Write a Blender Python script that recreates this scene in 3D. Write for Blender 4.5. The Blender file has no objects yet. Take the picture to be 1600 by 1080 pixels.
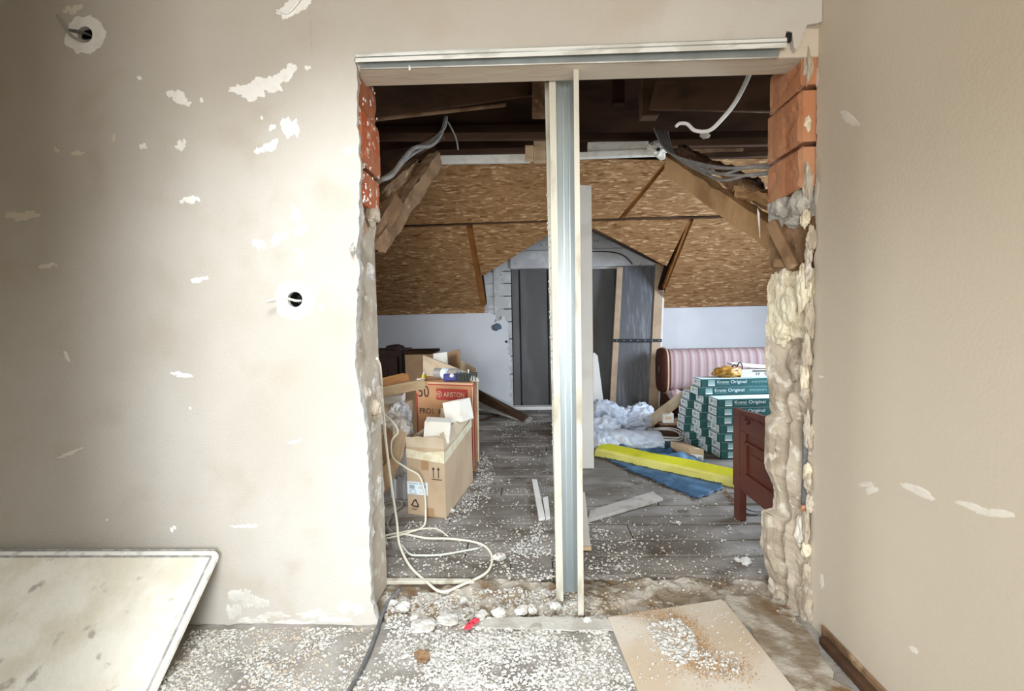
import bpy, bmesh, math, random
from math import sin, cos, pi, radians, atan2, sqrt
from mathutils import Vector, Matrix, noise
from mathutils.geometry import delaunay_2d_cdt

scene = bpy.context.scene
COL = scene.collection
random.seed(7)
V = Vector

# ------------------------------------------------------------------ camera
YAW, PITCH, ROLL, FPX, EYE = 0.03945, 0.05482, -0.02121, 720.0, 1.35
F_ = V((-sin(YAW)*cos(PITCH), cos(YAW)*cos(PITCH), -sin(PITCH)))
R0 = V((cos(YAW), sin(YAW), 0)); U0 = R0.cross(F_)
R_ = R0*cos(ROLL) + U0*sin(ROLL); U_ = U0*cos(ROLL) - R0*sin(ROLL)
EYEP = V((0, 0, EYE))
cam_d = bpy.data.cameras.new('camera'); cam = bpy.data.objects.new('camera', cam_d); COL.objects.link(cam)
cam_d.sensor_width = 36.0; cam_d.sensor_fit = 'HORIZONTAL'; cam_d.lens = 36.0*FPX/1600.0; cam_d.clip_start = 0.02
cam.matrix_world = Matrix(((R_.x, U_.x, -F_.x, 0), (R_.y, U_.y, -F_.y, 0), (R_.z, U_.z, -F_.z, EYE), (0, 0, 0, 1)))
scene.camera = cam

# ------------------------------------------------------------------ world, lights, exposure
world = bpy.data.worlds.new('World'); scene.world = world; world.use_nodes = True
world.node_tree.nodes['Background'].inputs[0].default_value = (0.75, 0.87, 1.0, 1)
world.node_tree.nodes['Background'].inputs[1].default_value = 0.25

def area(name, loc, target, w, h, power, color, spread=180):
    l = bpy.data.lights.new(name, 'AREA'); l.shape = 'RECTANGLE'; l.size = w; l.size_y = h; l.energy = power; l.color = color; l.spread = radians(spread)
    o = bpy.data.objects.new(name, l); COL.objects.link(o); o.location = loc
    o.rotation_euler = (V(target)-V(loc)).to_track_quat('-Z', 'Y').to_euler()
    return o
area('window_light', (-0.15, -1.55, 1.55), (-0.1, 1.9, 0.9), 1.35, 1.3, 65, (1.0, 0.985, 0.96))
area('low_fill_light', (0.0, -1.5, 0.95), (-0.25, 1.95, 0.15), 0.8, 1.3, 13, (0.74, 0.88, 1.0), 75)  # added cool beam to brighten the lower wall, no door stands there
area('skylight_light', (-0.55, 0.85, 2.93), (-0.50, 1.25, 0.0), 0.7, 0.7, 22, (0.86, 0.94, 1.0), 110)
area('left_fill_light', (-3.05, 3.30, 1.60), (1.6, 4.5, 0.4), 0.8, 0.9, 20, (0.90, 0.95, 1.0), 110)  # added fill from the left for the pack ends, no window there
area('room_window_light', (3.75, 4.20, 1.60), (0.9, 4.6, 0.2), 1.2, 1.2, 135, (0.70, 0.83, 1.0))
scene.view_settings.view_transform = 'Standard'
scene.view_settings.look = 'None'
scene.view_settings.gamma = 1.0
scene.view_settings.use_curve_mapping = False
scene.view_settings.exposure = 0.55

# ------------------------------------------------------------------ helpers: pixel -> point at a real depth
def ray(px, py): return F_ + R_*((px-800)/FPX) - U_*((py-540)/FPX)
def W(px, py, Y):
    d = ray(px, py); return EYEP + d*(Y/d.y)
def G(px, py, Z=0.0):
    d = ray(px, py); return EYEP + d*((Z-EYE)/d.z)
def XP(px, py, X):
    d = ray(px, py); return EYEP + d*(X/d.x)
def PL(px, py, p0, n):
    d = ray(px, py); return EYEP + d*((V(p0)-EYEP).dot(V(n))/d.dot(V(n)))
def nz(x, y=0, z=0, s=1.0): return noise.noise(V((x*s, y*s, z*s)))
def fb(x, y=0, z=0, s=1.0, o=4): return noise.fractal(V((x*s, y*s, z*s)), 0.9, 2.0, o)

# ------------------------------------------------------------------ helpers: materials
def mat(name, col, rough=0.8, col2=None, scale=6.0, lo=0.35, hi=0.65, bump=0.0, bscale=40.0, metal=0.0, stretch=None,
        col3=None, scale3=30.0, lo3=0.6, hi3=0.7, detail=6.0, spec=0.3, rough_noise=0.0, dist=0.01):
    m = bpy.data.materials.new(name); m.use_nodes = True
    nt = m.node_tree; N = nt.nodes; L = nt.links
    b = N['Principled BSDF']; b.inputs['Roughness'].default_value = rough; b.inputs['Metallic'].default_value = metal
    b.inputs['Specular IOR Level'].default_value = spec
    b.inputs['Base Color'].default_value = (*col, 1)
    tc = N.new('ShaderNodeTexCoord'); src = tc.outputs['Object']
    if stretch:
        mp = N.new('ShaderNodeMapping'); mp.inputs['Scale'].default_value = stretch; L.new(src, mp.inputs[0]); src = mp.outputs[0]
    out = None
    def layer(prev, c, sc, l, h):
        t = N.new('ShaderNodeTexNoise'); t.inputs['Scale'].default_value = sc; t.inputs['Detail'].default_value = detail
        L.new(src, t.inputs['Vector'])
        r = N.new('ShaderNodeMapRange'); r.inputs[1].default_value = l; r.inputs[2].default_value = h; r.interpolation_type = 'SMOOTHSTEP'
        L.new(t.outputs['Fac'], r.inputs[0])
        x = N.new('ShaderNodeMix'); x.data_type = 'RGBA'
        L.new(r.outputs[0], x.inputs['Factor'])
        if prev is None: x.inputs['A'].default_value = (*col, 1)
        else: L.new(prev, x.inputs['A'])
        x.inputs['B'].default_value = (*c, 1)
        return x.outputs['Result']
    if col2: out = layer(out, col2, scale, lo, hi)
    if col3: out = layer(out, col3, scale3, lo3, hi3)
    if out is not None: L.new(out, b.inputs['Base Color'])
    if bump:
        t = N.new('ShaderNodeTexNoise'); t.inputs['Scale'].default_value = bscale; t.inputs['Detail'].default_value = 5
        L.new(src, t.inputs['Vector'])
        bp = N.new('ShaderNodeBump'); bp.inputs['Strength'].default_value = bump; bp.inputs['Distance'].default_value = dist
        L.new(t.outputs['Fac'], bp.inputs['Height']); L.new(bp.outputs[0], b.inputs['Normal'])
    return m

M = {}
M['plaster'] = mat('plaster', (0.53, 0.485, 0.42), 0.88, (0.595, 0.555, 0.495), 1.2, 0.35, 0.7, 0.22, 130, col3=(0.52, 0.465, 0.39), scale3=4, lo3=0.5, hi3=0.75)
M['plaster_side'] = mat('plaster_side', (0.575, 0.495, 0.385), 0.88, (0.61, 0.535, 0.43), 1.2, 0.35, 0.7, 0.08, 90)  # same plaster as the front wall, warm bounced light mixed into its colour
M['filler'] = mat('filler', (0.90, 0.885, 0.84), 0.9, (0.84, 0.81, 0.74), 18, 0.5, 0.7, 0.2, 60)
M['filler_dim'] = mat('filler_dim', (0.74, 0.68, 0.58), 0.9, (0.68, 0.61, 0.52), 18, 0.5, 0.7, 0.1, 60)
M['rough_plaster'] = mat('rough_plaster', (0.50, 0.42, 0.32), 0.95, (0.36, 0.29, 0.21), 6, 0.45, 0.65, 0.5, 60, col3=(0.66, 0.60, 0.49), scale3=16, lo3=0.56, hi3=0.66)
M['plaster_edge'] = mat('plaster_edge', (0.50, 0.47, 0.42), 0.95, (0.66, 0.62, 0.55), 30, 0.45, 0.65, 0.5, 90)
M['cream_mortar'] = mat('cream_mortar', (0.78, 0.70, 0.52), 0.95, (0.60, 0.50, 0.34), 14, 0.5, 0.68, 0.6, 70)
M['grey_concrete'] = mat('grey_concrete', (0.40, 0.37, 0.32), 0.95, (0.58, 0.54, 0.46), 20, 0.48, 0.65, 0.6, 70)
M['brick_red'] = mat('brick_red', (0.52, 0.135, 0.055), 0.9, (0.46, 0.17, 0.08), 9, 0.4, 0.6, 0.35, 60, col3=(0.72, 0.60, 0.48), scale3=26, lo3=0.60, hi3=0.68)
M['brick_orange'] = mat('brick_orange', (0.50, 0.215, 0.105), 0.9, (0.54, 0.27, 0.145), 5, 0.4, 0.6, 0.25, 50, stretch=(1, 3, 0.4), col3=(0.66, 0.46, 0.32), scale3=9, lo3=0.62, hi3=0.75)
M['screed'] = mat('screed', (0.25, 0.225, 0.195), 0.95, (0.37, 0.34, 0.305), 5, 0.38, 0.62, 0.5, 45, col3=(0.20, 0.165, 0.13), scale3=11, lo3=0.6, hi3=0.72)
M['dirt'] = mat('dirt', (0.24, 0.185, 0.125), 0.98, (0.46, 0.41, 0.34), 8, 0.42, 0.62, 0.8, 40, col3=(0.19, 0.11, 0.055), scale3=6, lo3=0.58, hi3=0.7)
M['dusty_board'] = mat('dusty_board', (0.16, 0.138, 0.113), 0.9, (0.30, 0.272, 0.242), 2.2, 0.38, 0.68, 0.35, 30, stretch=(1, 1.6, 1), col3=(0.11, 0.088, 0.066), scale3=3.4, lo3=0.54, hi3=0.70)
M['granule'] = mat('granule', (0.64, 0.615, 0.565), 0.9, (0.44, 0.41, 0.365), 60, 0.45, 0.6)
M['granule_tan'] = mat('granule_tan', (0.50, 0.42, 0.33), 0.9)
M['lump'] = mat('lump', (0.62, 0.59, 0.54), 0.95, (0.46, 0.42, 0.36), 25, 0.5, 0.65, 0.5, 70)
M['galv'] = mat('galv', (0.48, 0.525, 0.52), 0.34, (0.54, 0.58, 0.575), 9, 0.4, 0.6, 0.05, 30, metal=0.75, stretch=(1, 1, 0.15), spec=0.5)
M['stud_edge'] = mat('stud_edge', (0.60, 0.56, 0.46), 0.6, (0.40, 0.35, 0.26), 14, 0.5, 0.66, 0.2, 60, stretch=(1, 1, 0.25), metal=0.1)
M['track_smear'] = mat('track_smear', (0.78, 0.77, 0.72), 0.7, (0.60, 0.58, 0.52), 22, 0.48, 0.62, 0.3, 60, stretch=(0.3, 1, 1))
M['lintel'] = mat('lintel', (0.62, 0.53, 0.42), 0.9, (0.48, 0.40, 0.30), 7, 0.52, 0.7, 0.35, 30, stretch=(0.3, 1, 1.5))
M['old_wood'] = mat('old_wood', (0.27, 0.16, 0.085), 0.85, (0.16, 0.088, 0.042), 6, 0.4, 0.65, 0.5, 30, stretch=(1, 1, 1), col3=(0.45, 0.31, 0.18), scale3=10, lo3=0.6, hi3=0.72)
M['rafter_wood'] = mat('rafter_wood', (0.50, 0.30, 0.14), 0.85, (0.33, 0.18, 0.075), 5, 0.4, 0.65, 0.4, 26, stretch=(2, 0.7, 0.7))
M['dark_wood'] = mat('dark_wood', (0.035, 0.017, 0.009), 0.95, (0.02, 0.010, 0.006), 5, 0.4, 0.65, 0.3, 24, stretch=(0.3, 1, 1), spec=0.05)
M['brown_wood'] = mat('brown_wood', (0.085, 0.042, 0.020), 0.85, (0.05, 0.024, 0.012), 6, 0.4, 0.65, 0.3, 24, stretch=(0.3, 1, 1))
M['pale_wood'] = mat('pale_wood', (0.62, 0.44, 0.26), 0.8, (0.52, 0.34, 0.18), 6, 0.4, 0.65, 0.2, 24, stretch=(0.5, 1, 3))
M['orange_wood'] = mat('orange_wood', (0.50, 0.23, 0.075), 0.5, (0.40, 0.17, 0.05), 8, 0.4, 0.65, 0.1, 24, stretch=(0.4, 1, 3))
M['grey_plank'] = mat('grey_plank', (0.46, 0.42, 0.37), 0.9, (0.34, 0.30, 0.26), 8, 0.45, 0.65, 0.3, 40, stretch=(1, 1, 1))
M['white_board'] = mat('white_board', (0.80, 0.77, 0.71), 0.75, (0.72, 0.68, 0.61), 4, 0.45, 0.7)
M['foam'] = mat('foam', (0.80, 0.755, 0.66), 0.85, (0.70, 0.64, 0.53), 12, 0.5, 0.7, 0.3, 80)
M['knee_white'] = mat('knee_white', (0.68, 0.68, 0.69), 0.85, (0.62, 0.62, 0.63), 2, 0.4, 0.7, 0.08, 50)
M['block_grey'] = mat('block_grey', (0.50, 0.49, 0.475), 0.92, (0.62, 0.61, 0.59), 6, 0.45, 0.65, 0.4, 40, col3=(0.30, 0.295, 0.285), scale3=13, lo3=0.64, hi3=0.74)
M['niche_grey'] = mat('niche_grey', (0.115, 0.11, 0.105), 0.7, (0.15, 0.145, 0.14), 2.5, 0.4, 0.65, 0.1, 20, stretch=(2, 1, 0.5))
M['film_grey'] = mat('film_grey', (0.105, 0.105, 0.11), 0.35, (0.21, 0.21, 0.22), 5, 0.5, 0.75, 0.3, 14, stretch=(4, 1, 0.5), spec=0.5)
M['door_edge'] = mat('door_edge', (0.50, 0.36, 0.245), 0.7, (0.44, 0.31, 0.20), 6, 0.4, 0.6)
M['black_strap'] = mat('black_strap', (0.015, 0.015, 0.017), 0.5)
M['cardboard'] = mat('cardboard', (0.53, 0.39, 0.255), 0.85, (0.47, 0.335, 0.21), 4, 0.4, 0.65, 0.12, 30)
M['cardboard_dust'] = mat('cardboard_dust', (0.60, 0.49, 0.35), 0.9, (0.50, 0.38, 0.25), 6, 0.4, 0.65, 0.12, 30)
M['cardboard_dark'] = mat('cardboard_dark', (0.33, 0.205, 0.115), 0.85, (0.27, 0.16, 0.085), 4, 0.4, 0.65)
M['carton_orange'] = mat('carton_orange', (0.52, 0.275, 0.135), 0.8, (0.47, 0.24, 0.11), 3, 0.4, 0.65)
M['tape_cream'] = mat('tape_cream', (0.80, 0.73, 0.52), 0.4, (0.68, 0.58, 0.38), 16, 0.45, 0.65, spec=0.5)
M['tape_brown'] = mat('tape_brown', (0.42, 0.25, 0.13), 0.4, spec=0.5)
M['red_print'] = mat('red_print', (0.42, 0.05, 0.035), 0.7)
M['pale_print'] = mat('pale_print', (0.72, 0.50, 0.34), 0.7)
M['black_print'] = mat('black_print', (0.05, 0.032, 0.025), 0.7)
M['grey_print'] = mat('grey_print', (0.35, 0.42, 0.44), 0.7)
M['blue_label'] = mat('blue_label', (0.78, 0.85, 0.88), 0.6)
M['white_print'] = mat('white_print', (0.75, 0.83, 0.82), 0.6)
M['teal_print'] = mat('teal_print', (0.26, 0.41, 0.41), 0.6)
M['carton_green'] = mat('carton_green', (0.018, 0.085, 0.082), 0.45, (0.030, 0.115, 0.110), 3, 0.4, 0.7, spec=0.4)
M['pack_top'] = mat('pack_top', (0.70, 0.83, 0.85), 0.5, (0.62, 0.74, 0.76), 5, 0.5, 0.7)
M['pack_label'] = mat('pack_label', (0.80, 0.87, 0.89), 0.6, (0.66, 0.74, 0.77), 30, 0.54, 0.66)
M['headboard'] = mat('headboard', (0.135, 0.036, 0.020), 0.38, (0.105, 0.026, 0.015), 5, 0.4, 0.65, 0.05, 20, stretch=(1, 0.4, 1), spec=0.45)
M['headboard_dark'] = mat('headboard_dark', (0.06, 0.016, 0.010), 0.45)
M['yellow'] = mat('yellow', (0.62, 0.60, 0.03), 0.45, (0.54, 0.50, 0.03), 4, 0.45, 0.65, 0.1, 20)
M['yellow_pale'] = mat('yellow_pale', (0.82, 0.77, 0.22), 0.5, (0.74, 0.66, 0.16), 5, 0.45, 0.65)
M['blue_tarp'] = mat('blue_tarp', (0.035, 0.085, 0.15), 0.55, (0.075, 0.165, 0.27), 5, 0.4, 0.65, 0.35, 26)
M['white_film'] = mat('white_film', (0.62, 0.66, 0.73), 0.4, (0.50, 0.55, 0.64), 4, 0.4, 0.65, 0.15, 10, spec=0.5)
M['grey_bag'] = mat('grey_bag', (0.52, 0.50, 0.50), 0.45, (0.40, 0.37, 0.35), 7, 0.4, 0.65, 0.4, 18, spec=0.5)
M['clear_bag'] = mat('clear_bag', (0.58, 0.52, 0.45), 0.35, (0.44, 0.36, 0.28), 8, 0.4, 0.65, 0.4, 18, spec=0.5)
M['grey_fabric'] = mat('grey_fabric', (0.42, 0.41, 0.42), 0.7, (0.34, 0.33, 0.34), 4, 0.4, 0.65, stretch=(1, 1, 0.3))
M['dark_red'] = mat('dark_red', (0.10, 0.028, 0.018), 0.7, (0.07, 0.02, 0.014), 4, 0.4, 0.65)
M['very_dark'] = mat('very_dark', (0.030, 0.014, 0.011), 0.7, (0.045, 0.022, 0.016), 4, 0.4, 0.65)
M['cable_cream'] = mat('cable_cream', (0.80, 0.73, 0.58), 0.5)
M['cable_white'] = mat('cable_white', (0.74, 0.71, 0.66), 0.5)
M['cable_grey'] = mat('cable_grey', (0.26, 0.24, 0.22), 0.55, (0.34, 0.32, 0.29), 20, 0.4, 0.6)
M['cable_grey_dark'] = mat('cable_grey_dark', (0.115, 0.115, 0.115), 0.5, (0.18, 0.175, 0.17), 20, 0.45, 0.65)
M['cable_bundle'] = mat('cable_bundle', (0.22, 0.205, 0.19), 0.5, (0.30, 0.28, 0.26), 20, 0.45, 0.65)
M['hole_dark'] = mat('hole_dark', (0.012, 0.012, 0.012), 0.6)
M['slab_cream'] = mat('slab_cream', (0.70, 0.64, 0.51), 0.85, (0.82, 0.775, 0.67), 5, 0.35, 0.6, 0.35, 30, col3=(0.44, 0.40, 0.33), scale3=16, lo3=0.60, hi3=0.74)
M['slab_groove'] = mat('slab_groove', (0.30, 0.285, 0.26), 0.9, (0.46, 0.44, 0.40), 30, 0.45, 0.65)
M['slab_rim'] = mat('slab_rim', (0.80, 0.775, 0.70), 0.85, (0.62, 0.59, 0.52), 24, 0.5, 0.66)
M['ply'] = mat('ply', (0.53, 0.42, 0.305), 0.85, (0.60, 0.53, 0.44), 3, 0.4, 0.65, 0.08, 40)
M['sawdust'] = mat('sawdust', (0.34, 0.185, 0.075), 0.98, (0.44, 0.27, 0.13), 20, 0.4, 0.62, 0.6, 60)
M['red_scrap'] = mat('red_scrap', (0.70, 0.06, 0.09), 0.7)
M['bottle'] = mat('bottle', (0.35, 0.33, 0.30), 0.15, spec=0.6)
M['blue_plastic'] = mat('blue_plastic', (0.35, 0.50, 0.75), 0.4)
M['dark_blue'] = mat('dark_blue', (0.06, 0.06, 0.30), 0.4)
M['dark_device'] = mat('dark_device', (0.06, 0.065, 0.06), 0.5)
M['yellow_cap'] = mat('yellow_cap', (0.70, 0.58, 0.08), 0.5)
M['amber'] = mat('amber', (0.42, 0.20, 0.03), 0.3, (0.65, 0.36, 0.05), 14, 0.5, 0.65, spec=0.6)
M['paper'] = mat('paper', (0.82, 0.81, 0.78), 0.7)
M['steel'] = mat('steel', (0.5, 0.5, 0.52), 0.35, metal=0.8)

# OSB: stretched strand chips in two colours
def osb_material():
    m = bpy.data.materials.new('osb'); m.use_nodes = True; nt = m.node_tree; N = nt.nodes; L = nt.links
    b = N['Principled BSDF']; b.inputs['Roughness'].default_value = 0.7; b.inputs['Specular IOR Level'].default_value = 0.25
    tc = N.new('ShaderNodeTexCoord')
    nd = N.new('ShaderNodeTexNoise'); nd.inputs['Scale'].default_value = 3.0; L.new(tc.outputs['Object'], nd.inputs['Vector'])
    add = N.new('ShaderNodeVectorMath'); add.operation = 'MULTIPLY_ADD'; add.inputs[1].default_value = (0.10, 0.10, 0.10)
    L.new(nd.outputs['Color'], add.inputs[0]); L.new(tc.outputs['Object'], add.inputs[2])
    res = []
    for sc, off in (((13, 62, 62), 0.0), ((10, 46, 46), 5.3)):
        mp = N.new('ShaderNodeMapping'); mp.inputs['Scale'].default_value = sc; mp.inputs['Location'].default_value = (off, off, off)
        L.new(add.outputs[0], mp.inputs[0])
        vo = N.new('ShaderNodeTexVoronoi'); vo.inputs['Scale'].default_value = 1.0; vo.inputs['Randomness'].default_value = 1.0
        L.new(mp.outputs[0], vo.inputs['Vector'])
        res.append(vo)
    s = N.new('ShaderNodeSeparateColor'); L.new(res[0].outputs['Color'], s.inputs[0])
    cr = N.new('ShaderNodeValToRGB'); e = cr.color_ramp.elements
    e[0].position = 0.0; e[0].color = (0.25, 0.128, 0.050, 1); e[1].position = 1.0; e[1].color = (0.60, 0.40, 0.21, 1)
    x = e.new(0.55); x.color = (0.315, 0.167, 0.068, 1); x = e.new(0.85); x.color = (0.37, 0.205, 0.088, 1)
    L.new(s.outputs[0], cr.inputs[0])
    s2 = N.new('ShaderNodeSeparateColor'); L.new(res[1].outputs['Color'], s2.inputs[0])
    mx = N.new('ShaderNodeMix'); mx.data_type = 'RGBA'; mx.blend_type = 'MULTIPLY'
    r = N.new('ShaderNodeMapRange'); r.inputs[1].default_value = 0.75; r.inputs[2].default_value = 1.0; L.new(s2.outputs[1], r.inputs[0])
    L.new(r.outputs[0], mx.inputs['Factor']); L.new(cr.outputs[0], mx.inputs['A']); mx.inputs['B'].default_value = (0.62, 0.5, 0.4, 1)
    L.new(mx.outputs['Result'], b.inputs['Base Color'])
    bp = N.new('ShaderNodeBump'); bp.inputs['Strength'].default_value = 0.25; bp.inputs['Distance'].default_value = 0.004
    L.new(s.outputs[0], bp.inputs['Height']); L.new(bp.outputs[0], b.inputs['Normal'])
    return m
M['osb'] = osb_material()

def stripe_material():
    m = bpy.data.materials.new('sofa_stripe'); m.use_nodes = True; nt = m.node_tree; N = nt.nodes; L = nt.links
    b = N['Principled BSDF']; b.inputs['Roughness'].default_value = 0.75
    tc = N.new('ShaderNodeTexCoord'); sx = N.new('ShaderNodeSeparateXYZ'); L.new(tc.outputs['Object'], sx.inputs[0])
    mu = N.new('ShaderNodeMath'); mu.operation = 'MULTIPLY'; mu.inputs[1].default_value = 1/0.108; L.new(sx.outputs[0], mu.inputs[0])
    fr = N.new('ShaderNodeMath'); fr.operation = 'FRACT'; L.new(mu.outputs[0], fr.inputs[0])
    cr = N.new('ShaderNodeValToRGB'); cr.color_ramp.interpolation = 'LINEAR'; e = cr.color_ramp.elements
    e[0].position = 0; e[0].color = (0.36, 0.225, 0.215, 1); e[1].position = 1; e[1].color = (0.36, 0.225, 0.215, 1)
    for p, c in ((0.14, (0.45, 0.315, 0.305, 1)), (0.3, (0.53, 0.42, 0.41, 1)), (0.44, (0.53, 0.42, 0.41, 1)), (0.52, (0.43, 0.30, 0.29, 1)), (0.62, (0.46, 0.33, 0.32, 1)), (0.78, (0.42, 0.29, 0.28, 1)), (0.88, (0.30, 0.165, 0.155, 1))):
        x = e.new(p); x.color = c
    L.new(fr.outputs[0], cr.inputs[0]); L.new(cr.outputs[0], b.inputs['Base Color'])
    return m
M['stripe'] = stripe_material()

# ------------------------------------------------------------------ helpers: meshes
class MB:
    def __init__(s): s.v = []; s.f = []; s.mi = []; s.sm = []
    def add(s, vs, fs, mi=0, sm=False):
        o = len(s.v); s.v.extend([V(p) for p in vs])
        for f in fs: s.f.append([i+o for i in f]); s.mi.append(mi); s.sm.append(sm)
        return s
    def box(s, c, size, rot=None, mi=0):
        hx, hy, hz = size[0]/2, size[1]/2, size[2]/2
        vs = [V((x, y, z)) for x in (-hx, hx) for y in (-hy, hy) for z in (-hz, hz)]
        if rot is not None: vs = [rot @ p for p in vs]
        c = V(c)
        return s.add([p+c for p in vs], [(0, 1, 3, 2), (4, 6, 7, 5), (0, 4, 5, 1), (2, 3, 7, 6), (0, 2, 6, 4), (1, 5, 7, 3)], mi)
    def hexa(s, b, t, mi=0):          # bottom quad, top quad
        return s.add(list(b)+list(t), [(3, 2, 1, 0), (4, 5, 6, 7), (0, 1, 5, 4), (1, 2, 6, 5), (2, 3, 7, 6), (3, 0, 4, 7)], mi)
    def prism(s, poly, ext, mi=0, side=None):
        n = len(poly); ext = V(ext)
        a = [V(p) for p in poly]; b = [p+ext for p in a]
        s.add(a+b, [list(range(n))[::-1], [i+n for i in range(n)]], mi)
        o = len(s.v)-2*n
        for i in range(n):
            j = (i+1) % n
            s.f.append([o+i, o+j, o+n+j, o+n+i]); s.mi.append(mi if side is None else side); s.sm.append(False)
        return s
    def tube(s, pts, r, seg=8, mi=0, cap=True, smooth_pts=True, close=False):
        pts = [V(p) for p in pts]
        if smooth_pts: pts = crom(pts, 6, close)
        n = len(pts); rr = r if callable(r) else (lambda t: r)
        tan = []
        for i in range(n):
            a = pts[i-1] if (i > 0 or close) else pts[0]; b = pts[(i+1) % n] if (i < n-1 or close) else pts[-1]
            d = (b-a); tan.append(d.normalized() if d.length > 1e-9 else V((0, 0, 1)))
        u = tan[0].orthogonal().normalized(); vs = []
        for i in range(n):
            u = (u - tan[i]*u.dot(tan[i])); u = u.normalized() if u.length > 1e-6 else tan[i].orthogonal().normalized()
            w = tan[i].cross(u); R = rr(i/max(1, n-1))
            for k in range(seg):
                a = 2*pi*k/seg; vs.append(pts[i] + (u*cos(a)+w*sin(a))*R)
        fs = []
        for i in range(n if close else n-1):
            for k in range(seg):
                j = (i+1) % n; fs.append((i*seg+k, i*seg+(k+1) % seg, j*seg+(k+1) % seg, j*seg+k))
        s.add(vs, fs, mi, True)
        if cap and not close: s.add([], [], mi); o = len(s.v)-n*seg; s.f.append([o+k for k in range(seg)][::-1]); s.f.append([o+(n-1)*seg+k for k in range(seg)]); s.mi += [mi, mi]; s.sm += [False, False]
        return s
    def grid(s, fn, nu, nv, mi=0, sm=True, flip=False, mfn=None):
        vs = [V(fn(i/nu, j/nv)) for j in range(nv+1) for i in range(nu+1)]
        o = len(s.v); s.v.extend(vs)
        for j in range(nv):
            for i in range(nu):
                a = o+j*(nu+1)+i; q = [a, a+1, a+nu+2, a+nu+1]
                s.f.append(q[::-1] if flip else q); s.mi.append(mfn((i+.5)/nu, (j+.5)/nv) if mfn else mi); s.sm.append(sm)
        return s
    def blob(s, c, size, seed=0, amp=0.25, freq=2.0, sub=2, mi=0, sm=False, rot=None, ridge=0):
        bm = bmesh.new(); bmesh.ops.create_icosphere(bm, subdivisions=sub, radius=1.0)
        vs = []
        for v in bm.verts:
            p = v.co.copy(); k = 1 + amp*noise.fractal(p*freq+V((seed*3.7, seed*1.3, seed*2.1)), 0.8, 2.0, 3)
            if ridge: q_ = p*2.1+V((seed*1.9, seed, seed*2.3)); q_ = q_+V((noise.noise(q_*1.3), noise.noise(q_*1.1+V((5, 0, 0))), 0))*.5; k += ridge*(abs(noise.noise(q_))*-1.5+.35)+ridge*.5*(abs(noise.noise(q_*2.4))*-1.2+.3)
            q = V((p.x*size[0]*k, p.y*size[1]*k, p.z*size[2]*k))
            if rot is not None: q = rot @ q
            vs.append(q+V(c))
        fs = [[x.index for x in f.verts] for f in bm.faces]; bm.free()
        return s.add(vs, fs, mi, sm)
    def build(s, name, mats, parent=None, base=None, bevel=0, solid=0):
        if not isinstance(mats, (list, tuple)): mats = [mats]
        base = V(base) if base is not None else (V(parent['_b']) if parent is not None and '_b' in parent else V((0, 0, 0)))
        me = bpy.data.meshes.new(name); me.from_pydata([p-base for p in s.v], [], s.f)
        for m in mats: me.materials.append(M[m] if isinstance(m, str) else m)
        if any(s.mi): me.polygons.foreach_set('material_index', s.mi)
        if any(s.sm): me.polygons.foreach_set('use_smooth', s.sm)
        bm = bmesh.new(); bm.from_mesh(me); bmesh.ops.recalc_face_normals(bm, faces=bm.faces); bm.to_mesh(me); bm.free()
        me.update()
        o = bpy.data.objects.new(name, me); COL.objects.link(o)
        if parent is not None: o.parent = parent
        else: o.location = base
        o['_b'] = tuple(base)
        if bevel:
            md = o.modifiers.new('bevel', 'BEVEL'); md.width = bevel; md.segments = 2; md.limit_method = 'ANGLE'
        if solid:
            md = o.modifiers.new('solid', 'SOLIDIFY'); md.thickness = solid
        return o

def crom(pts, k=6, close=False):
    if len(pts) < 3 and not close: return pts
    n = len(pts); out = []
    for i in range(n if close else n-1):
        g = (lambda q: pts[q % n]) if close else (lambda q: pts[min(max(q, 0), n-1)])
        a, b, c, d = g(i-1), g(i), g(i+1), g(i+2)
        for j in range(k):
            t = j/k
            out.append(0.5*((2*b)+(c-a)*t+(2*a-5*b+4*c-d)*t*t+(3*b-a-3*c+d)*t**3))
    if not close: out.append(pts[-1])
    return out

def tag(o, label=None, cat=None, group=None, kind=None):
    if label: o['label'] = label
    if cat: o['category'] = cat
    if group: o['group'] = group
    if kind: o['kind'] = kind
    return o
def thing(name, label, cat, base, group=None):
    o = bpy.data.objects.new(name, None); COL.objects.link(o); o.location = V(base); o.empty_display_size = 0.05; o['_b'] = tuple(V(base))
    return tag(o, label, cat, group)
def setting(name):
    o = bpy.data.objects.new(name, None); COL.objects.link(o); o['_b'] = (0, 0, 0); o['kind'] = 'structure'; return o
def cpy(o, parent=None):
    c = o.copy(); COL.objects.link(c)
    if parent is not None: c.parent = parent
    return c
def copy_tree(o, parent=None):
    kids = list(o.children); c = cpy(o, parent)
    for k in kids: copy_tree(k, c)
    return c
def lettering(body, size, org, xd, yd, m, parent, name='lettering', align='LEFT', squash=1.0, off=0.0015):
    cu = bpy.data.curves.new('t', 'FONT'); cu.body = body; cu.size = size; cu.align_x = align; cu.fill_mode = 'FRONT'
    tmp = bpy.data.objects.new('t', cu); COL.objects.link(tmp)
    me = bpy.data.meshes.new_from_object(tmp); bpy.data.objects.remove(tmp)
    xd = V(xd).normalized(); yd = V(yd).normalized(); nd = xd.cross(yd)
    b = MB(); b.add([V(org)+xd*(v.co.x*squash)+yd*v.co.y+nd*off for v in me.vertices], [list(p.vertices) for p in me.polygons])
    bpy.data.meshes.remove(me)
    return b.build(name, m, parent)
def quadp(o, xd, yd, w, h, nd, off=0.001, th=0.0006):       # a thin sticker: origin corner, width and height
    b = MB(); o = V(o)+V(nd)*off
    b.prism([o, o+xd*w, o+xd*w+yd*h, o+yd*h], V(nd)*th); return b
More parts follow.
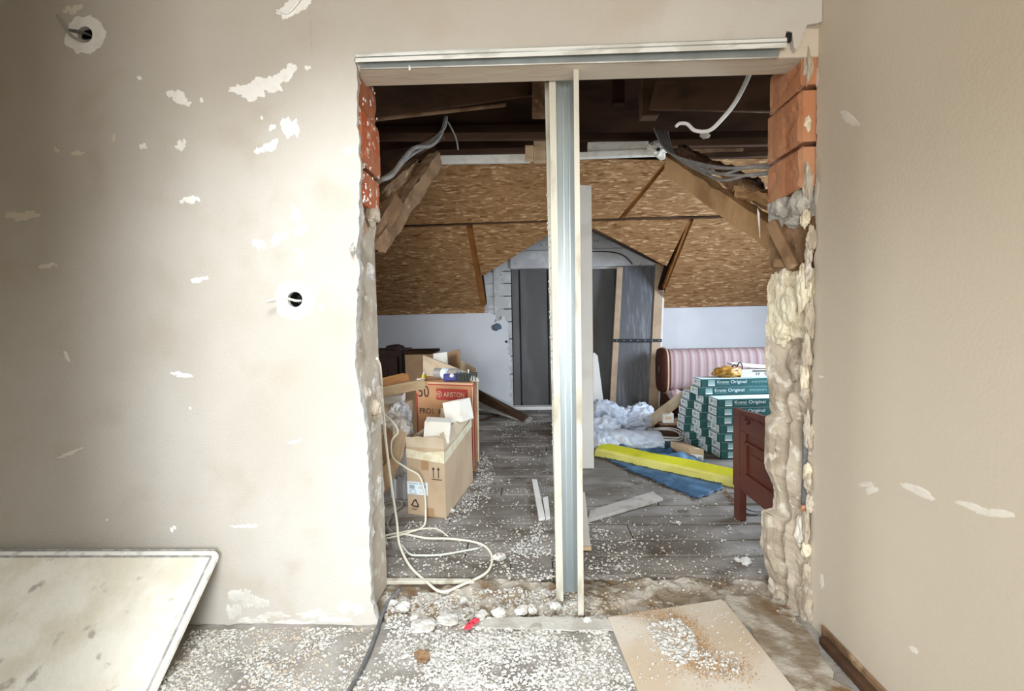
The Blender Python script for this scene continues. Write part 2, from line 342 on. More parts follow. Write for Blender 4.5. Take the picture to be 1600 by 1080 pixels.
# ------------------------------------------------------------------ the setting
D0, DB, D1 = 1.97, 1.992, 2.28          # plaster face, brick face, back of the wall
XR = 1.20                               # plane of the right-hand wall
YF = 6.90                               # far wall
ZC = 2.98                               # ceiling of the near room

def ragged(pts, amp=0.006, step=0.02, seed=0.0):
    out = []
    for a, b in zip(pts[:-1], pts[1:]):
        a, b = V(a), V(b); n = max(1, int((b-a).length/step)); d = (b-a); nrm = V((-d.y, d.x)).normalized() if d.length > 1e-6 else V((0, 0))
        for k in range(n):
            p = a+d*(k/n); out.append(p+nrm*amp*2.2*(noise.fractal(V((p.x*22+seed, p.y*22, seed)), 0.7, 2.2, 4)))
    out.append(V(pts[-1])); return out
def sheet_with_holes(outline, holes, to3, thick, name, m, parent=None):
    vs = []; es = []
    for loop in [outline]+holes:
        o = len(vs); n = len(loop); vs += [V((p[0], p[1])) for p in loop]; es += [(o+i, o+(i+1) % n) for i in range(n)]
    r = delaunay_2d_cdt(vs, es, [], 0, 1e-6)
    co = r[0]
    def inside(p, loop):
        c = False; n = len(loop)
        for i in range(n):
            a, b = loop[i], loop[(i+1) % n]
            if (a[1] > p[1]) != (b[1] > p[1]) and p[0] < (b[0]-a[0])*(p[1]-a[1])/(b[1]-a[1])+a[0]: c = not c
        return c
    tris = []
    for f in r[2]:
        c = sum((co[i] for i in f), V((0, 0)))/len(f)
        if inside(c, outline) and not any(inside(c, h) for h in holes): tris.append(list(f))
    b = MB(); n = len(co)
    b.add([to3(p[0], p[1], 0) for p in co]+[to3(p[0], p[1], thick) for p in co], tris+[[i+n for i in t[::-1]] for t in tris])
    cnt = {}
    for t in tris:
        for i in range(len(t)):
            e = (t[i], t[(i+1) % len(t)]); cnt[e] = 1
    for (i, j) in cnt:
        if (j, i) not in cnt: b.f.append([i, j, j+n, i+n]); b.mi.append(1); b.sm.append(False)
    return b.build(name, m, parent)
def w2(px, py): p = W(px, py, D0); return (p.x, p.z)

# --- the wall with the broken-out opening
wall_front = setting('wall_front')
left_px = [(590, 975), (581, 940), (578, 890), (577, 830), (576, 730), (574, 680), (565, 628), (555, 575), (558, 470), (562, 420), (556, 395), (561, 365), (562, 270), (559, 180), (557, 104)]
left_edge = [w2(*p) for p in left_px]
tl = w2(553, 92); tr = w2(1232, 62)
outline = [(-2.75, -0.02)] + ragged([(-2.75, -0.02), (left_edge[0][0]+0.03, -0.02)] + left_edge, 0.004, 0.02, 1.0)[1:]
outline += [V(tl)] + [V(w2(1226, 63)), V(w2(1229, 48)), V(w2(1238, 50)), V(w2(1240, 72))] + ragged([w2(1243, 78), w2(1252, 60), w2(1262, 40), (XR-0.002, w2(1268, 34)[1])], 0.004, 0.015, 4.0)
outline += [V((XR-0.002, ZC)), V((-2.75, ZC))]
def circle(c, r, n=28, j=0.0, sy=1.0): return [V((c[0]+r*cos(2*pi*k/n)*(1+j*nz(k*1.7, 3)), c[1]+sy*r*sin(2*pi*k/n)*(1+j*nz(k*1.3, 8)))) for k in range(n)]
hole_lo = w2(461, 468); hole_hi = w2(133, 54)
sheet_with_holes(outline, [circle(hole_lo, 0.034), circle(hole_hi, 0.034, 28, 0.12)], lambda x, z, t: (x, D0+t, z), DB-D0, 'plaster_layer', ['plaster', 'plaster_edge'], wall_front)
# masonry core behind the plaster, left of and above the opening
xl = W(565, 500, D0).x
ztop = W(900, 75, D0).z+0.03
for hx, hz in (hole_lo, hole_hi):                      # socket tubes sunk in the wall
    b = MB(); n = 28
    ring0 = [(hx+0.034*cos(2*pi*k/n), DB-0.002, hz+0.034*sin(2*pi*k/n)) for k in range(n)]
    ring1 = [(x, DB+0.06, z) for x, y, z in ring0]
    b.add(ring0+ring1, [(k, (k+1) % n, n+(k+1) % n, n+k) for k in range(n)]+[list(range(n, 2*n))]); b.build('socket_box', 'hole_dark', wall_front)
b = MB()
holes_sorted = sorted([hole_lo, hole_hi])
cuts = [-2.75] + [c for h in holes_sorted for c in (h[0]-0.04, h[0]+0.04)] + [xl-0.035]
for i in range(len(cuts)-1):
    y0 = DB+0.07 if i % 2 else DB
    b.box(((cuts[i]+cuts[i+1])/2, (y0+D1)/2, ZC/2), (cuts[i+1]-cuts[i], D1-y0, ZC))
b.build('masonry', 'rough_plaster', wall_front)
b = MB(); b.box(((xl-0.035+2.6)/2, (DB+D1)/2, (ztop+0.02+ZC+0.7)/2), (2.6-xl+0.035, D1-DB, ZC+0.7-ztop-0.02)); b.build('masonry', 'rough_plaster', wall_front)
b = MB(); b.box((2.3, (D0+D1)/2+0.02, 1.5), (2.05, D1-D0, 3.4)); b.build('masonry', 'rough_plaster', wall_front)

# white filler marks on the plaster: thin uneven patches with feathered outlines
def patch(c2, rx, ry, ang, seed, to3, m, parent, jag=0.45, n=56, name='filler_patch', hole=None):
    b = MB(); ca, sa = cos(ang), sin(ang); ring = []
    for k in range(n):
        t = 2*pi*k/n; ux, uy = cos(t), sin(t)
        q = 1+jag*(1.1*noise.fractal(V((ux*1.2+seed*5.1, uy*1.2+seed*2.3, seed)), 1.0, 2.0, 3)+.5*noise.noise(V((ux*9+seed, uy*9, seed*2.0)))*.6)
        q = max(0.15, q); x, y = rx*ux*q, ry*uy*q
        ring.append((c2[0]+x*ca-y*sa, c2[1]+x*sa+y*ca))
    if hole:
        hr = circle(c2, hole, n); b.add([to3(x, y, -0.0004) for x, y in ring]+[to3(p[0], p[1], -0.0012) for p in hr], [(k, (k+1) % n, n+(k+1) % n, n+k) for k in range(n)])
    else:
        inn = [(c2[0]+(x-c2[0])*.7, c2[1]+(y-c2[1])*.7) for x, y in ring]
        b.add([to3(x, y, -0.0003) for x, y in ring]+[to3(x, y, -0.0012) for x, y in inn]+[to3(c2[0], c2[1], -0.0014)], [(k, (k+1) % n, n+(k+1) % n, n+k) for k in range(n)]+[(n+k, n+(k+1) % n, 2*n) for k in range(n)])
    return b.build(name, m, parent)
tof = lambda x, z, t: (x, D0+t, z)
def patch_cluster(c, rx, ry, a, seed, m):
    rnd = random.Random(seed); n = 3 if rx < .03 else (5 if rx < .07 else 8); b = None
    for k in range(n):
        u = (k+.5)/n*2-1 if n > 3 else rnd.uniform(-.6, .6); v = rnd.uniform(-.35, .35); f = rnd.uniform(.35, .75)*(1-.35*abs(u))
        x, y = rx*u*.8, ry*v; q = (c[0]+x*cos(a)-y*sin(a), c[1]+x*sin(a)+y*cos(a))
        patch(q, max(rx*f*.62, .004), max(ry*f*1.1, .003), a+rnd.uniform(-.4, .4), seed*3+k, tof, m, wall_front, .5)
patch(hole_lo, 0.085, 0.085, 0, 3, tof, 'filler', wall_front, 0.22, 64, hole=0.0335)
patch(hole_hi, 0.088, 0.080, 0.3, 9, tof, 'filler', wall_front, 0.22, 64, hole=0.0335)
marks = [(280, 154, 24, 11, -.35, 0), (316, 157, 6, 6, 0, 0), (395, 140, 42, 15, .15, 0), (440, 120, 30, 17, .6, 0), (482, 107, 9, 6, 0, 0), (455, 195, 16, 20, -.3, 0), (417, 232, 24, 13, .35, 0),
         (425, 200, 9, 6, 1, 0), (410, 183, 6, 4, .8, 0), (283, 227, 12, 10, .4, 0), (222, 228, 8, 8, 0, 0), (296, 312, 20, 8, 0, 0), (463, 335, 11, 17, 0, 0), (470, 358, 12, 14, .5, 0), (437, 372, 20, 10, .75, 0),
         (405, 383, 12, 12, -.4, 0), (470, 410, 8, 22, -.15, 0), (35, 337, 34, 9, .05, 1), (217, 121, 8, 4, -.5, 0), (75, 415, 20, 6, .1, 1), (312, 436, 16, 6, .25, 0), (283, 586, 22, 6, -.2, 0), (103, 558, 8, 12, .7, 1),
         (110, 708, 26, 3, .35, 1), (298, 638, 4, 3, 0, 0), (381, 822, 25, 5, .05, 0), (270, 826, 9, 6, .7, 0), (168, 812, 7, 4, .3, 1), (547, 235, 14, 10, .1, 0), (113, 14, 20, 7, .1, 1), (460, 690, 14, 4, .2, 0), (501, 480, 5, 8, 0, 0),
         (175, 215, 6, 10, 0, 1), (122, 240, 12, 5, 0, 1), (88, 235, 7, 6, 0, 1)]
for i, (x, y, rx, ry, a, dim) in enumerate(marks):
    s = D0/FPX; patch_cluster(w2(x, y), rx*s, ry*s, a, i+20, 'filler_dim' if dim else 'filler')
M['filler_haze'] = mat('filler_haze', (0.62, 0.58, 0.52), 0.9, (0.74, 0.71, 0.66), 14, 0.4, 0.65, 0.25, 60)
for i, (x, y, rx, ry) in enumerate([(372, 925, 22, 18), (398, 940, 26, 14), (365, 955, 14, 18), (430, 962, 30, 8), (490, 960, 34, 9), (550, 950, 26, 14), (395, 970, 30, 6), (460, 973, 40, 5), (560, 905, 14, 22), (520, 968, 30, 6)]):
    s_ = D0/FPX; patch_cluster(w2(x, y), rx*s_, ry*s_, 0, 200+i, 'filler_haze')
b = MB(); b.blob(W(1233, 56, D0+.012), (.014, .008, .028), 3, .3, 1.5, 2); b.build('plug_hole', 'hole_dark', wall_front)  # dark blob standing in for the shade inside the notch
# torn corner of plaster at the very top and the hair crack below it
patch(w2(462, 8), 0.075, 0.035, .5, 81, tof, 'filler', wall_front, 0.6)
b = MB(); b.tube([W(484, 18, D0-.001), W(486, 50, D0-.001), W(487, 95, D0-.001)], 0.0008, 5); b.build('crack', 'plaster_edge', wall_front)
b = MB(); b.tube([W(432, 16, D0-.004), W(448, 20, D0-.006), W(460, 10, D0-.008), W(470, -4, D0-.01)], 0.005, 6); b.build('torn_plaster', 'filler', wall_front)

# lintel timber and the left reveal
b = MB()
lf0, lf1 = W(572, 109.5, 1.995), W(1216, 91, 1.995); lf0.x = xl-.02; lf1.x = XR+.03
lb0, lb1 = G(600, 134.5, lf0.z), G(1205, 118, lf1.z); lb0.x = xl-.02; lb1.x = XR+.03
b.hexa([lf0, lf1, lb1, lb0], [p+V((0, 0, .15)) for p in (lf0, lf1, lb1, lb0)])
b.build('lintel', 'lintel', wall_front, bevel=0.006)
zz = lambda px, py, Y=2.1: W(px, py, Y).z
def brick(x0, x1, y0, y1, z0, z1, m, seed, rib=False):
    b = MB(); nu, nv = 14, 14
    face = x1 if m == 'brick_red' else x0
    def fn(u, v):
        Y = y0+(y1-y0)*u; Z = z0+(z1-z0)*v
        e = min(u, 1-u, v, 1-v); k = 0.010 if e < 0.01 else 0
        if rib and u < .45: k += 0.004*(0.5+0.5*sin(u*90))
        return (face - (1 if face == x1 else -1)*(k+0.010*max(0, fb(Y, Z, seed, 14, 3))), Y, Z)
    b.grid(fn, nu, nv, sm=False)
    bx = MB(); bx.box(((x0+x1)/2 + (-.012 if face == x1 else .012), (y0+y1)/2, (z0+z1)/2), (abs(x1-x0), abs(y1-y0)-.006, abs(z1-z0)-.008)); b.add(bx.v, bx.f)
    return b.build('brick', m, wall_front)
lz = [zz(575, p) for p in (112, 171, 176, 263, 268, 322)]
fx = W(594, 250, 2.28).x
brick(fx-.10, fx-.004, 2.0, 2.275, lz[1], lz[0], 'brick_red', 1)
brick(fx-.10, fx+.006, 2.0, 2.28, lz[3], lz[2], 'brick_red', 2)
brick(fx-.10, fx-.002, 2.0, 2.275, lz[5], lz[4], 'brick_red', 3)
# splashes of white plaster on the red bricks
b = MB()
for i in range(70):
    z = random.uniform(lz[5], lz[0]); y = 2.0+abs(random.gauss(0, .09)); b.blob((fx+.002, min(y, 2.27), z), (.003, random.uniform(.003, .009), random.uniform(.003, .011)), i, .4, 1.5, 1)
tag(b.build('plaster_splash', 'filler', wall_front), kind='stuff')
def interp(t, tab):
    if t <= tab[0][0]: return tab[0][1]
    for (a, x), (c, y) in zip(tab[:-1], tab[1:]):
        if t <= c: return x+(y-x)*(t-a)/(c-a)
    return tab[-1][1]
# left jamb below the bricks: broken masonry and mortar (silhouette in heights)
sil = [(322, 592), (345, 588), (372, 583), (400, 574), (425, 577), (449, 577), (452, 586), (470, 584), (520, 586), (556, 588), (600, 590), (606, 597), (660, 597), (676, 583), (730, 584), (734, 598), (795, 599), (812, 590), (850, 590), (890, 593), (935, 594), (985, 602)]
silL = sorted([(W(x, y, 2.27).z, W(x, y, 2.27).x) for y, x in sil])
frontL = sorted([(z, x) for x, z in left_edge])
b = MB()
def lj(u, v):
    Z = -.02+(zz(580, 318)+.02)*v; xa = interp(Z, frontL)-.004; xb = interp(Z, silL)
    k = min(1, max(0, u)); st = 0 if k < .12 else (k-.12)/.88
    X = xa+(xb-xa)*st**.8 - .028*sin(pi*st)*(0.6+fb(Z, 1.0, 0, 5)) + .010*fb(Z, u*.6, 5.0, 14, 4)*(1 if u > .1 else .3)
    return (X, DB+(D1-DB)*u, Z)
b.grid(lj, 14, 190, sm=False, mfn=lambda u, v: 1 if u < .2 else (2 if 0.38+.25*nz(v*14, u*3) < .3 else 0))
b.build('broken_masonry', ['rough_plaster', 'plaster_edge', 'brick_orange'], wall_front)
# loose lumps standing out of the left jamb
for i, (px, py, sx, sz) in enumerate([(578, 425, .03, .05), (586, 335, .035, .05), (581, 600, .03, .06), (590, 640, .03, .05), (591, 765, .025, .08), (586, 900, .03, .06), (560, 392, .015, .035), (590, 968, .05, .035)]):
    p = W(px, py, 2.0 if px < 570 else 2.2); b = MB(); b.blob((p.x-.012, p.y, p.z), (sx, .05, sz), i+3, .35, 1.6, 3); b.build('mortar_lump', 'rough_plaster' if i % 2 else 'plaster_edge', wall_front)

# --- right-hand wall of the near room, its torn edge and the jamb
wall_right = setting('wall_right')
edge = [(-.02, 1.93)]
for y, x in [(975, 1250), (930, 1256), (870, 1258), (800, 1257), (740, 1262), (680, 1262), (640, 1259), (560, 1264), (500, 1262), (450, 1267), (400, 1263), (350, 1266), (300, 1262), (250, 1266), (200, 1268), (150, 1266), (110, 1268), (70, 1270), (40, 1272)]:
    p = XP(x, y, XR); edge.append((max(p.z, 0), min(p.y, 2.0)))
edge = sorted(edge)
rag = ragged([(y, z) for z, y in edge], .006, .016, 9.0)
outl = [V((-2.3, -.02)), V((1.90, -.02))] + rag + [V((D0+.02, ZC)), V((-2.3, ZC))]
tor = lambda y, z, t: (XR+t, y, z)
sheet_with_holes(outl, [], tor, .02, 'plaster_layer', ['plaster_side', 'rough_plaster'], wall_right)
b = MB(); b.box((XR+.12, -.2, ZC/2), (.20, 4.1, ZC)); b.build('masonry', 'rough_plaster', wall_right)
def rpatch(px, py, rx, ry, a, seed, m='filler_dim', jag=.3):
    p = XP(px, py, XR); s = p.y/FPX; patch((p.y, p.z), rx*s*1.1, ry*s, a, seed, tor, m, wall_right, jag)
for i, a in enumerate([(1328, 186, 26, 6, -.72), (1352, 757, 17, 4, .45), (1362, 766, 14, 5, .5), (1436, 768, 26, 8, 0), (1520, 792, 24, 6, .1), (1555, 802, 30, 7, .38), (1276, 120, 5, 14, 0), (1276, 300, 5, 18, -.1), (1284, 908, 5, 12, 0), (1427, 1015, 9, 5, .5), (1283, 589, 6, 2, 0)]):
    rpatch(*a[:4], -a[4], i+40)
# jamb of bricks, concrete, timber and mortar
rz = [W(1225, p, 2.1).z for p in (86, 152, 157, 236, 241, 303)]
bx0 = W(1200, 200, 2.28).x
brick(bx0, bx0+.10, 2.0, 2.285, rz[1], rz[0], 'brick_orange', 11)
brick(bx0-.008, bx0+.10, 2.005, 2.285, rz[3], rz[2], 'brick_orange', 12)
brick(bx0-.006, bx0+.10, 2.005, 2.285, rz[5], rz[4], 'brick_orange', 13, True)
sr = [(300, 1203), (340, 1203), (345, 1205), (418, 1206), (420, 1212), (440, 1204), (520, 1200), (560, 1199), (590, 1202), (648, 1208), (652, 1199), (700, 1197), (735, 1200), (760, 1212), (796, 1212), (800, 1194), (850, 1192), (885, 1198), (905, 1206), (925, 1202), (950, 1212), (985, 1238)]
silR = sorted([(W(x, y, 2.26).z, W(x, y, 2.26).x) for y, x in sr])
b = MB()
def rj(u, v):
    Z = -.02+(rz[5]+.02)*v; xb = interp(Z, silR); xa = XR+.004
    bulge = .020*fb(Z, 3.3, 1, 5)*sin(pi*u)
    grv = .022*math.exp(-((u-.62)/.10)**2)*(1 if Z < 1.25 else .2)
    ridge = -.020*math.exp(-((u-.45)/.08)**2)*(1 if Z < 1.0 else 0)
    X = xa+(xb-xa)*u**1.3 + bulge + grv + ridge + .009*fb(Z, u*.5, 9.0, 13, 5)
    return (X, 1.985+(D1-1.985)*u, Z)
zq = sorted([W(1230, p, 2.1).z for p in (345, 420, 525, 640)])
def rjm(u, v):
    Z = (rz[5])*v+.015*nz(u*8, v*20)
    if Z > zq[3]: return 2
    if Z > zq[2]: return 3
    if Z > zq[1]: return 1
    return 0
b.grid(rj, 16, 210, sm=False, mfn=rjm)
b.build('broken_masonry', ['rough_plaster', 'cream_mortar', 'grey_concrete', 'old_wood'], wall_front)
for i, (px, py, Y, sx, sy, sz, m) in enumerate([(1222, 322, 2.2, .05, .07, .055, 'grey_concrete'), (1245, 318, 2.06, .035, .06, .06, 'grey_concrete'), (1240, 345, 2.1, .04, .05, .03, 'grey_concrete'),
        (1225, 440, 2.2, .035, .06, .07, 'cream_mortar'), (1230, 480, 2.15, .04, .07, .09, 'cream_mortar'), (1218, 520, 2.2, .03, .05, .06, 'cream_mortar'), (1250, 450, 2.03, .025, .03, .10, 'cream_mortar'),
        (1240, 570, 2.12, .03, .04, .08, 'rough_plaster'), (1230, 655, 2.2, .03, .05, .04, 'rough_plaster'), (1215, 940, 2.2, .03, .05, .06, 'rough_plaster'), (1235, 970, 2.1, .06, .07, .05, 'rough_plaster'), (1250, 830, 2.05, .03, .04, .08, 'filler_dim'), (1255, 940, 2.02, .03, .05, .10, 'rough_plaster')]):
    p = W(px, py, Y); b = MB(); b.blob((p.x+.015, p.y, p.z), (sx, sy, sz), i+30, .35, 1.7, 3); b.build('mortar_lump', m, wall_front)
for i in range(26):
    py_ = 100+i*33+random.uniform(-14, 14)
    if py_ < 290 and i % 3: continue
    p = W(1259+random.uniform(-3, 5), py_, 2.0); b = MB(); b.blob((min(p.x, XR)+.009, 1.999+random.uniform(-.004, .02), p.z), (random.uniform(.010, .017), .020, random.uniform(.03, .085)), i+300, .45, 1.6, 3); b.build('mortar_lump', ['rough_plaster', 'plaster_side', 'rough_plaster', 'cream_mortar'][i % 4], wall_front)
# broken wood pieces bedded in the jamb
for i, (a, c, w, t) in enumerate([((1200, 352), (1232, 415), .05, .05), ((1228, 365), (1250, 385), .06, .05), ((1208, 412), (1246, 412), .05, .04)]):
    pa, pc = W(*a, 2.22), W(*c, 2.14); d = (pc-pa); b = MB(); b.box((pa+pc)/2+V((.025, 0, 0)), (d.length+.03, w, t), d.to_track_quat('X', 'Z').to_matrix()); b.build('wood_stump', 'old_wood', wall_front, bevel=.006)
# two shell slabs of old plaster standing off the jamb
for (poly, Y, sd) in (([(1204, 655), (1250, 662), (1252, 745), (1238, 770), (1214, 770), (1200, 735), (1196, 700), (1197, 670)], 2.25, 1), ([(1194, 800), (1222, 808), (1236, 840), (1238, 880), (1222, 893), (1205, 888), (1194, 862)], 2.24, 2)):
    pts = [W(x, y, Y) for x, y in poly]; q = []
    for a, c in zip(pts, pts[1:]+pts[:1]):
        for k in range(5): p = a.lerp(c, k/5); q.append(p+V((.004*nz(p.x*60, p.z*60, sd), 0, .004*nz(p.x*60, p.z*60, sd+5))))
    b = MB(); b.prism(q, (0.0, -.03, 0)); b.build('plaster_shell', 'rough_plaster', wall_front)

# --- near room shell behind the camera (closes the room)
wl = setting('wall_left'); b = MB(); b.box((-2.68, -.15, ZC/2), (.1, 4.3, ZC)); b.build('plaster_layer', 'plaster', wl)
b = MB(); b.box((-1.905, .66, ZC/2), (1.45, .12, ZC)); b.build('light_blocker', 'plaster', wl)  # unseen stub added to shade the left end of the front wall
wb = setting('wall_back'); b = MB(); b.box((-.8, -2.35, ZC/2), (4.2, .1, ZC)); b.build('plaster_layer', 'plaster', wb)
cn = setting('ceiling_near'); b = MB(); b.box((-.8, -.15, ZC+.05), (4.2, 4.3, .1)); b.build('plaster_layer', 'plaster', cn)

# --- floor: screed, rubble bed of the threshold, boards of the attic room
floor = setting('floor')
b = MB()
ed = ragged([(-2.75, 1.97), (-.72, 1.99), (-.62, 2.02), (-.5, 2.03), (-.3, 1.995), (-.1, 2.0), (.1, 1.99), (.33, 1.985), (.36, 2.03), (1.25, 2.06)], .012, .03, 2)
def scr(u, v):
    X = -2.75+4.0*u; ye = interp(X, [(p.x, p.y) for p in ed]); Y = -2.3+(ye+2.3)*(v**.35)
    return (X, Y, .006*fb(X, Y, 0, 3)+.003*fb(X, Y, 2, 14) - (.03 if v > .999 else 0))
b.grid(scr, 150, 150, sm=True)
b.build('screed', 'screed', floor)
# flat finished strip of screed right before the threshold
b = MB(); poly = ragged([(-.30, 1.94), (-.29, 2.002), (.05, 2.01), (.35, 1.995), (.37, 1.93), (.1, 1.925)], .004, .02, 6); b.prism([(p.x, p.y, .007) for p in poly], (0, 0, .006)); b.build('screed_strip', mat('screed_pale', (.42, .385, .335), .95, (.52, .49, .44), 8, .4, .62, .4, 60), floor)
b = MB()
def bed(u, v):
    X = -.85+2.15*u; Y = 1.95+(2.44-1.95)*v
    return (X, Y, -.022+.030*fb(X, Y, 1, 5)+.012*fb(X, Y, 4, 17)+.010*(1 if .1 < v < .8 else 0))
b.grid(bed, 130, 40, sm=False); b.build('rubble_bed', 'dirt', floor)
b = MB(); dp_ = [(1128, 938), (1180, 930), (1235, 960), (1262, 985), (1335, 1110), (1262, 1110)]; q = [G(x, y, .004) for x, y in dp_]; q2 = ragged([(p.x, p.y) for p in q]+[(q[0].x, q[0].y)], .02, .04, 12)[:-1]
b.prism([(p.x, p.y, .002) for p in q2], (0, 0, .008)); b.build('dirt_film', 'dirt', floor)
# floor boards, one by one
ys = [2.36, 2.575, 2.765, 2.985, 3.10, 3.29]
while ys[-1] < 7.5: ys.append(ys[-1]+random.choice([.185, .2, .2, .215]))
for i, (y0, y1) in enumerate(zip(ys[:-1], ys[1:])):
    cutx = [-3.3, random.uniform(-.9, 1.4), 3.9]
    if i == 0: cutx = [-3.3, -.13, .10, 3.9]
    for x0, x1 in zip(cutx[:-1], cutx[1:]):
        z = random.uniform(-.004, .004); yy = y0 if not (i == 0 and x0 < -1) else y0+.0
        b = MB(); n = max(6, int((x1-x0)/.25)); tw = random.uniform(-.002, .002)
        prof = [(0, -.010), (.05, 0), (.95, 0), (1, -.010)]
        vs = []; fs = []
        for k in range(n+1):
            X = x0+.004+(x1-x0-.008)*k/n
            jag = .02*nz(X*9, 4) if i == 0 else 0
            for q, (t, dz) in enumerate(prof):
                yy = y0+.006+(y1-y0-.012)*t + (jag if q < 2 else 0); vs.append((X, yy, z+dz+tw*sin(X*2+i)+.002*nz(X*2, t*3+i)))
            vs.append((X, y1-.006, -.035)); vs.append((X, y0+.006+jag, -.035))
        m6 = 6
        for k in range(n):
            for q in range(m6): fs.append((k*m6+q, k*m6+(q+1) % m6, (k+1)*m6+(q+1) % m6, (k+1)*m6+q))
        fs.append(list(range(m6))); fs.append([n*m6+q for q in range(m6)][::-1]); b.add(vs, fs); b.build('floor_board', 'dusty_board', floor)
b = MB(); b.box((.3, 4.9, -.10), (7.2, 5.2, .1)); b.build('subfloor', 'dirt', floor)

# --- far wall of the attic room: knee wall, block gable, recess
wall_far = setting('wall_far')
zk = W(700, 489, YF).z
def far_poly(px, th, name, m, Y=YF, rag=None):
    pts = [W(x, y, Y) for x, y in px]
    b = MB(); b.prism([(p.x, p.y, p.z) for p in pts], (0, th, 0)); return b.build(name, m, wall_far)
kl = [V((-3.4, zk))] + ragged([tuple(V((W(x, y, YF).x, W(x, y, YF).z))) for x, y in [(757, 488), (768, 489), (773, 493), (774, 505), (781, 500), (789, 495), (793, 508), (795, 522), (794, 545), (798, 560), (796, 590), (799, 612), (800, 640)]], .02, .03, 3) + [V((W(800, 640, YF).x, -.05)), V((-3.4, -.05))]
sheet_with_holes(kl, [], lambda x, z, t: (x, YF+t, z), .04, 'white_plaster', ['knee_white', 'block_grey'], wall_far)
xr_ = W(1034, 560, YF).x
b = MB(); b.box(((xr_+4.0)/2, YF+.02, (W(1100, 480, YF).z-.05)/2), (4.0-xr_, .04, W(1100, 480, YF).z+.05)); b.build('white_plaster', 'knee_white', wall_far)
# gable blocks left of the recess, each on its own
YB = YF+.045
rows = [404, 424, 443, 463, 483, 503, 530, 557, 585, 612, 645]
for i, (a, c) in enumerate(zip(rows[:-1], rows[1:])):
    lo = W(790, c, YB).z; hi = W(790, a, YB).z; x0 = W(745 if i > 0 else 772, 440, YB).x; x1 = W(798, 440, YB).x
    b = MB(); b.box(((x0+x1)/2, YB+.06, (lo+hi)/2), (x1-x0, .12, hi-lo-.012)); b.build('wall_block', 'block_grey', wall_far, bevel=.006)
b = MB(); b.box((W(770, 440, YB).x, YB+.08, 1.2), (.30, .11, 2.4)); b.build('wall_core', 'block_grey', wall_far)
far_poly([(725, 450), (752, 425), (800, 396), (890, 335), (1000, 392), (1050, 420), (1050, 396), (890, 300), (725, 400)], .12, 'gable_top', 'block_grey', YB)
far_poly([(757, 428), (800, 400), (845, 372), (890, 346), (935, 358), (1000, 392), (1040, 412), (1040, 420), (796, 420)], .10, 'gable_top', 'block_grey', YB+.03)
b = MB(); p0 = W(796, 402, YB); p1 = W(1036, 398, YB); b.box(((p0.x+p1.x)/2, YB+.05, W(900, 404, YB).z), (p1.x-p0.x, .16, .27)); b.build('recess_beam', 'block_grey', wall_far, bevel=.02)
b = MB(); b.tube([W(925, 393, YB-.05), W(955, 394, YB-.06), (W(975, 400, YB-.05)), W(988, 413, YB-.04)], .008, 6); b.build('bent_wire', 'black_strap', wall_far)
# dark sheets that close the recess
for i, (x0, x1, y0, y1, dy) in enumerate([(799, 814, 418, 637, .10), (812, 858, 419, 636, .16), (856, 898, 418, 636, .14), (896, 962, 416, 636, .16), (960, 1040, 410, 640, .20)]):
    a, c = W(x0, y0, YF+dy), W(x1, y1, YF+dy); b = MB(); b.box(((a.x+c.x)/2, YF+dy+.02, (a.z+c.z)/2), (abs(c.x-a.x), .03, abs(a.z-c.z)+.1)); b.build('recess_panel', 'niche_grey', wall_far, bevel=.004)
a, c = W(800, 634, YF+.02), W(1036, 640, YF-.02); b = MB(); b.box(((a.x+c.x)/2, YF+.04, .02), (c.x-a.x, .16, .05)); b.build('recess_sill', 'white_board', wall_far, bevel=.006)
# chase and round box in the plaster
far_poly([(771, 412), (780, 409), (780, 492), (783, 501), (772, 501), (773, 492)], .012, 'cable_chase', 'block_grey', YB-.014)
p = W(776, 511, YF); b = MB(); b.blob((p.x, YF-.004, p.z), (.075, .02, .055), 4, .3, 1.5, 2); b.build('junction_box', mat('box_blue', (.09, .13, .17), .6), wall_far)
p = W(791, 534, YF); b = MB(); b.blob((p.x, YF-.002, p.z), (.02, .008, .018), 6, .2, 1.5, 2); b.build('plug_hole', 'hole_dark', wall_far)
b = MB(); b.box((.3, YF+.55, 1.6), (7.4, .1, 3.4)); b.build('outer_skin', 'niche_grey', wall_far)
# side walls of the attic room (out of view, they close it)
s = setting('wall_far_left'); b = MB(); b.box((-3.35, 4.6, 1.7), (.1, 5.0, 3.6)); b.build('boarding', 'osb', s)
s = setting('wall_far_right'); b = MB(); b.box((3.95, 4.6, 1.7), (.1, 5.0, 3.6)); b.build('boarding', 'knee_white', s)

# --- sloping attic ceiling
ceiling = setting('ceiling')
TS = 0.9; sn = V((0, TS, 1)).normalized(); sp = V((0, YF-.05, zk+.07))
def SL(px, py, off=0.0): return PL(px, py, sp+sn*off, sn)
def slope_panel(px, off=0.0, th=.018, name='osb_panel', m='osb'):
    b = MB(); b.prism([SL(x, y, off) for x, y in px], sn*th); return b.build(name, m, ceiling)
slope_panel([(470, 361), (728, 353), (751, 478), (470, 486)])
slope_panel([(738, 352), (890, 347), (848, 373), (800, 403), (757, 430), (752, 430)])
slope_panel([(890, 347), (1077, 343), (1042, 415), (1036, 414), (1000, 394), (932, 359)])
slope_panel([(1084, 343), (1330, 334), (1330, 466), (1036, 474), (1038, 458)])
slope_panel([(470, 357), (894, 343), (894, 249), (470, 261)], -.004)
slope_panel([(896, 343), (967, 341), (1040, 251), (896, 247)], -.002)
slope_panel([(976, 340), (1140, 336), (1330, 329), (1330, 246), (1050, 250)], -.006)
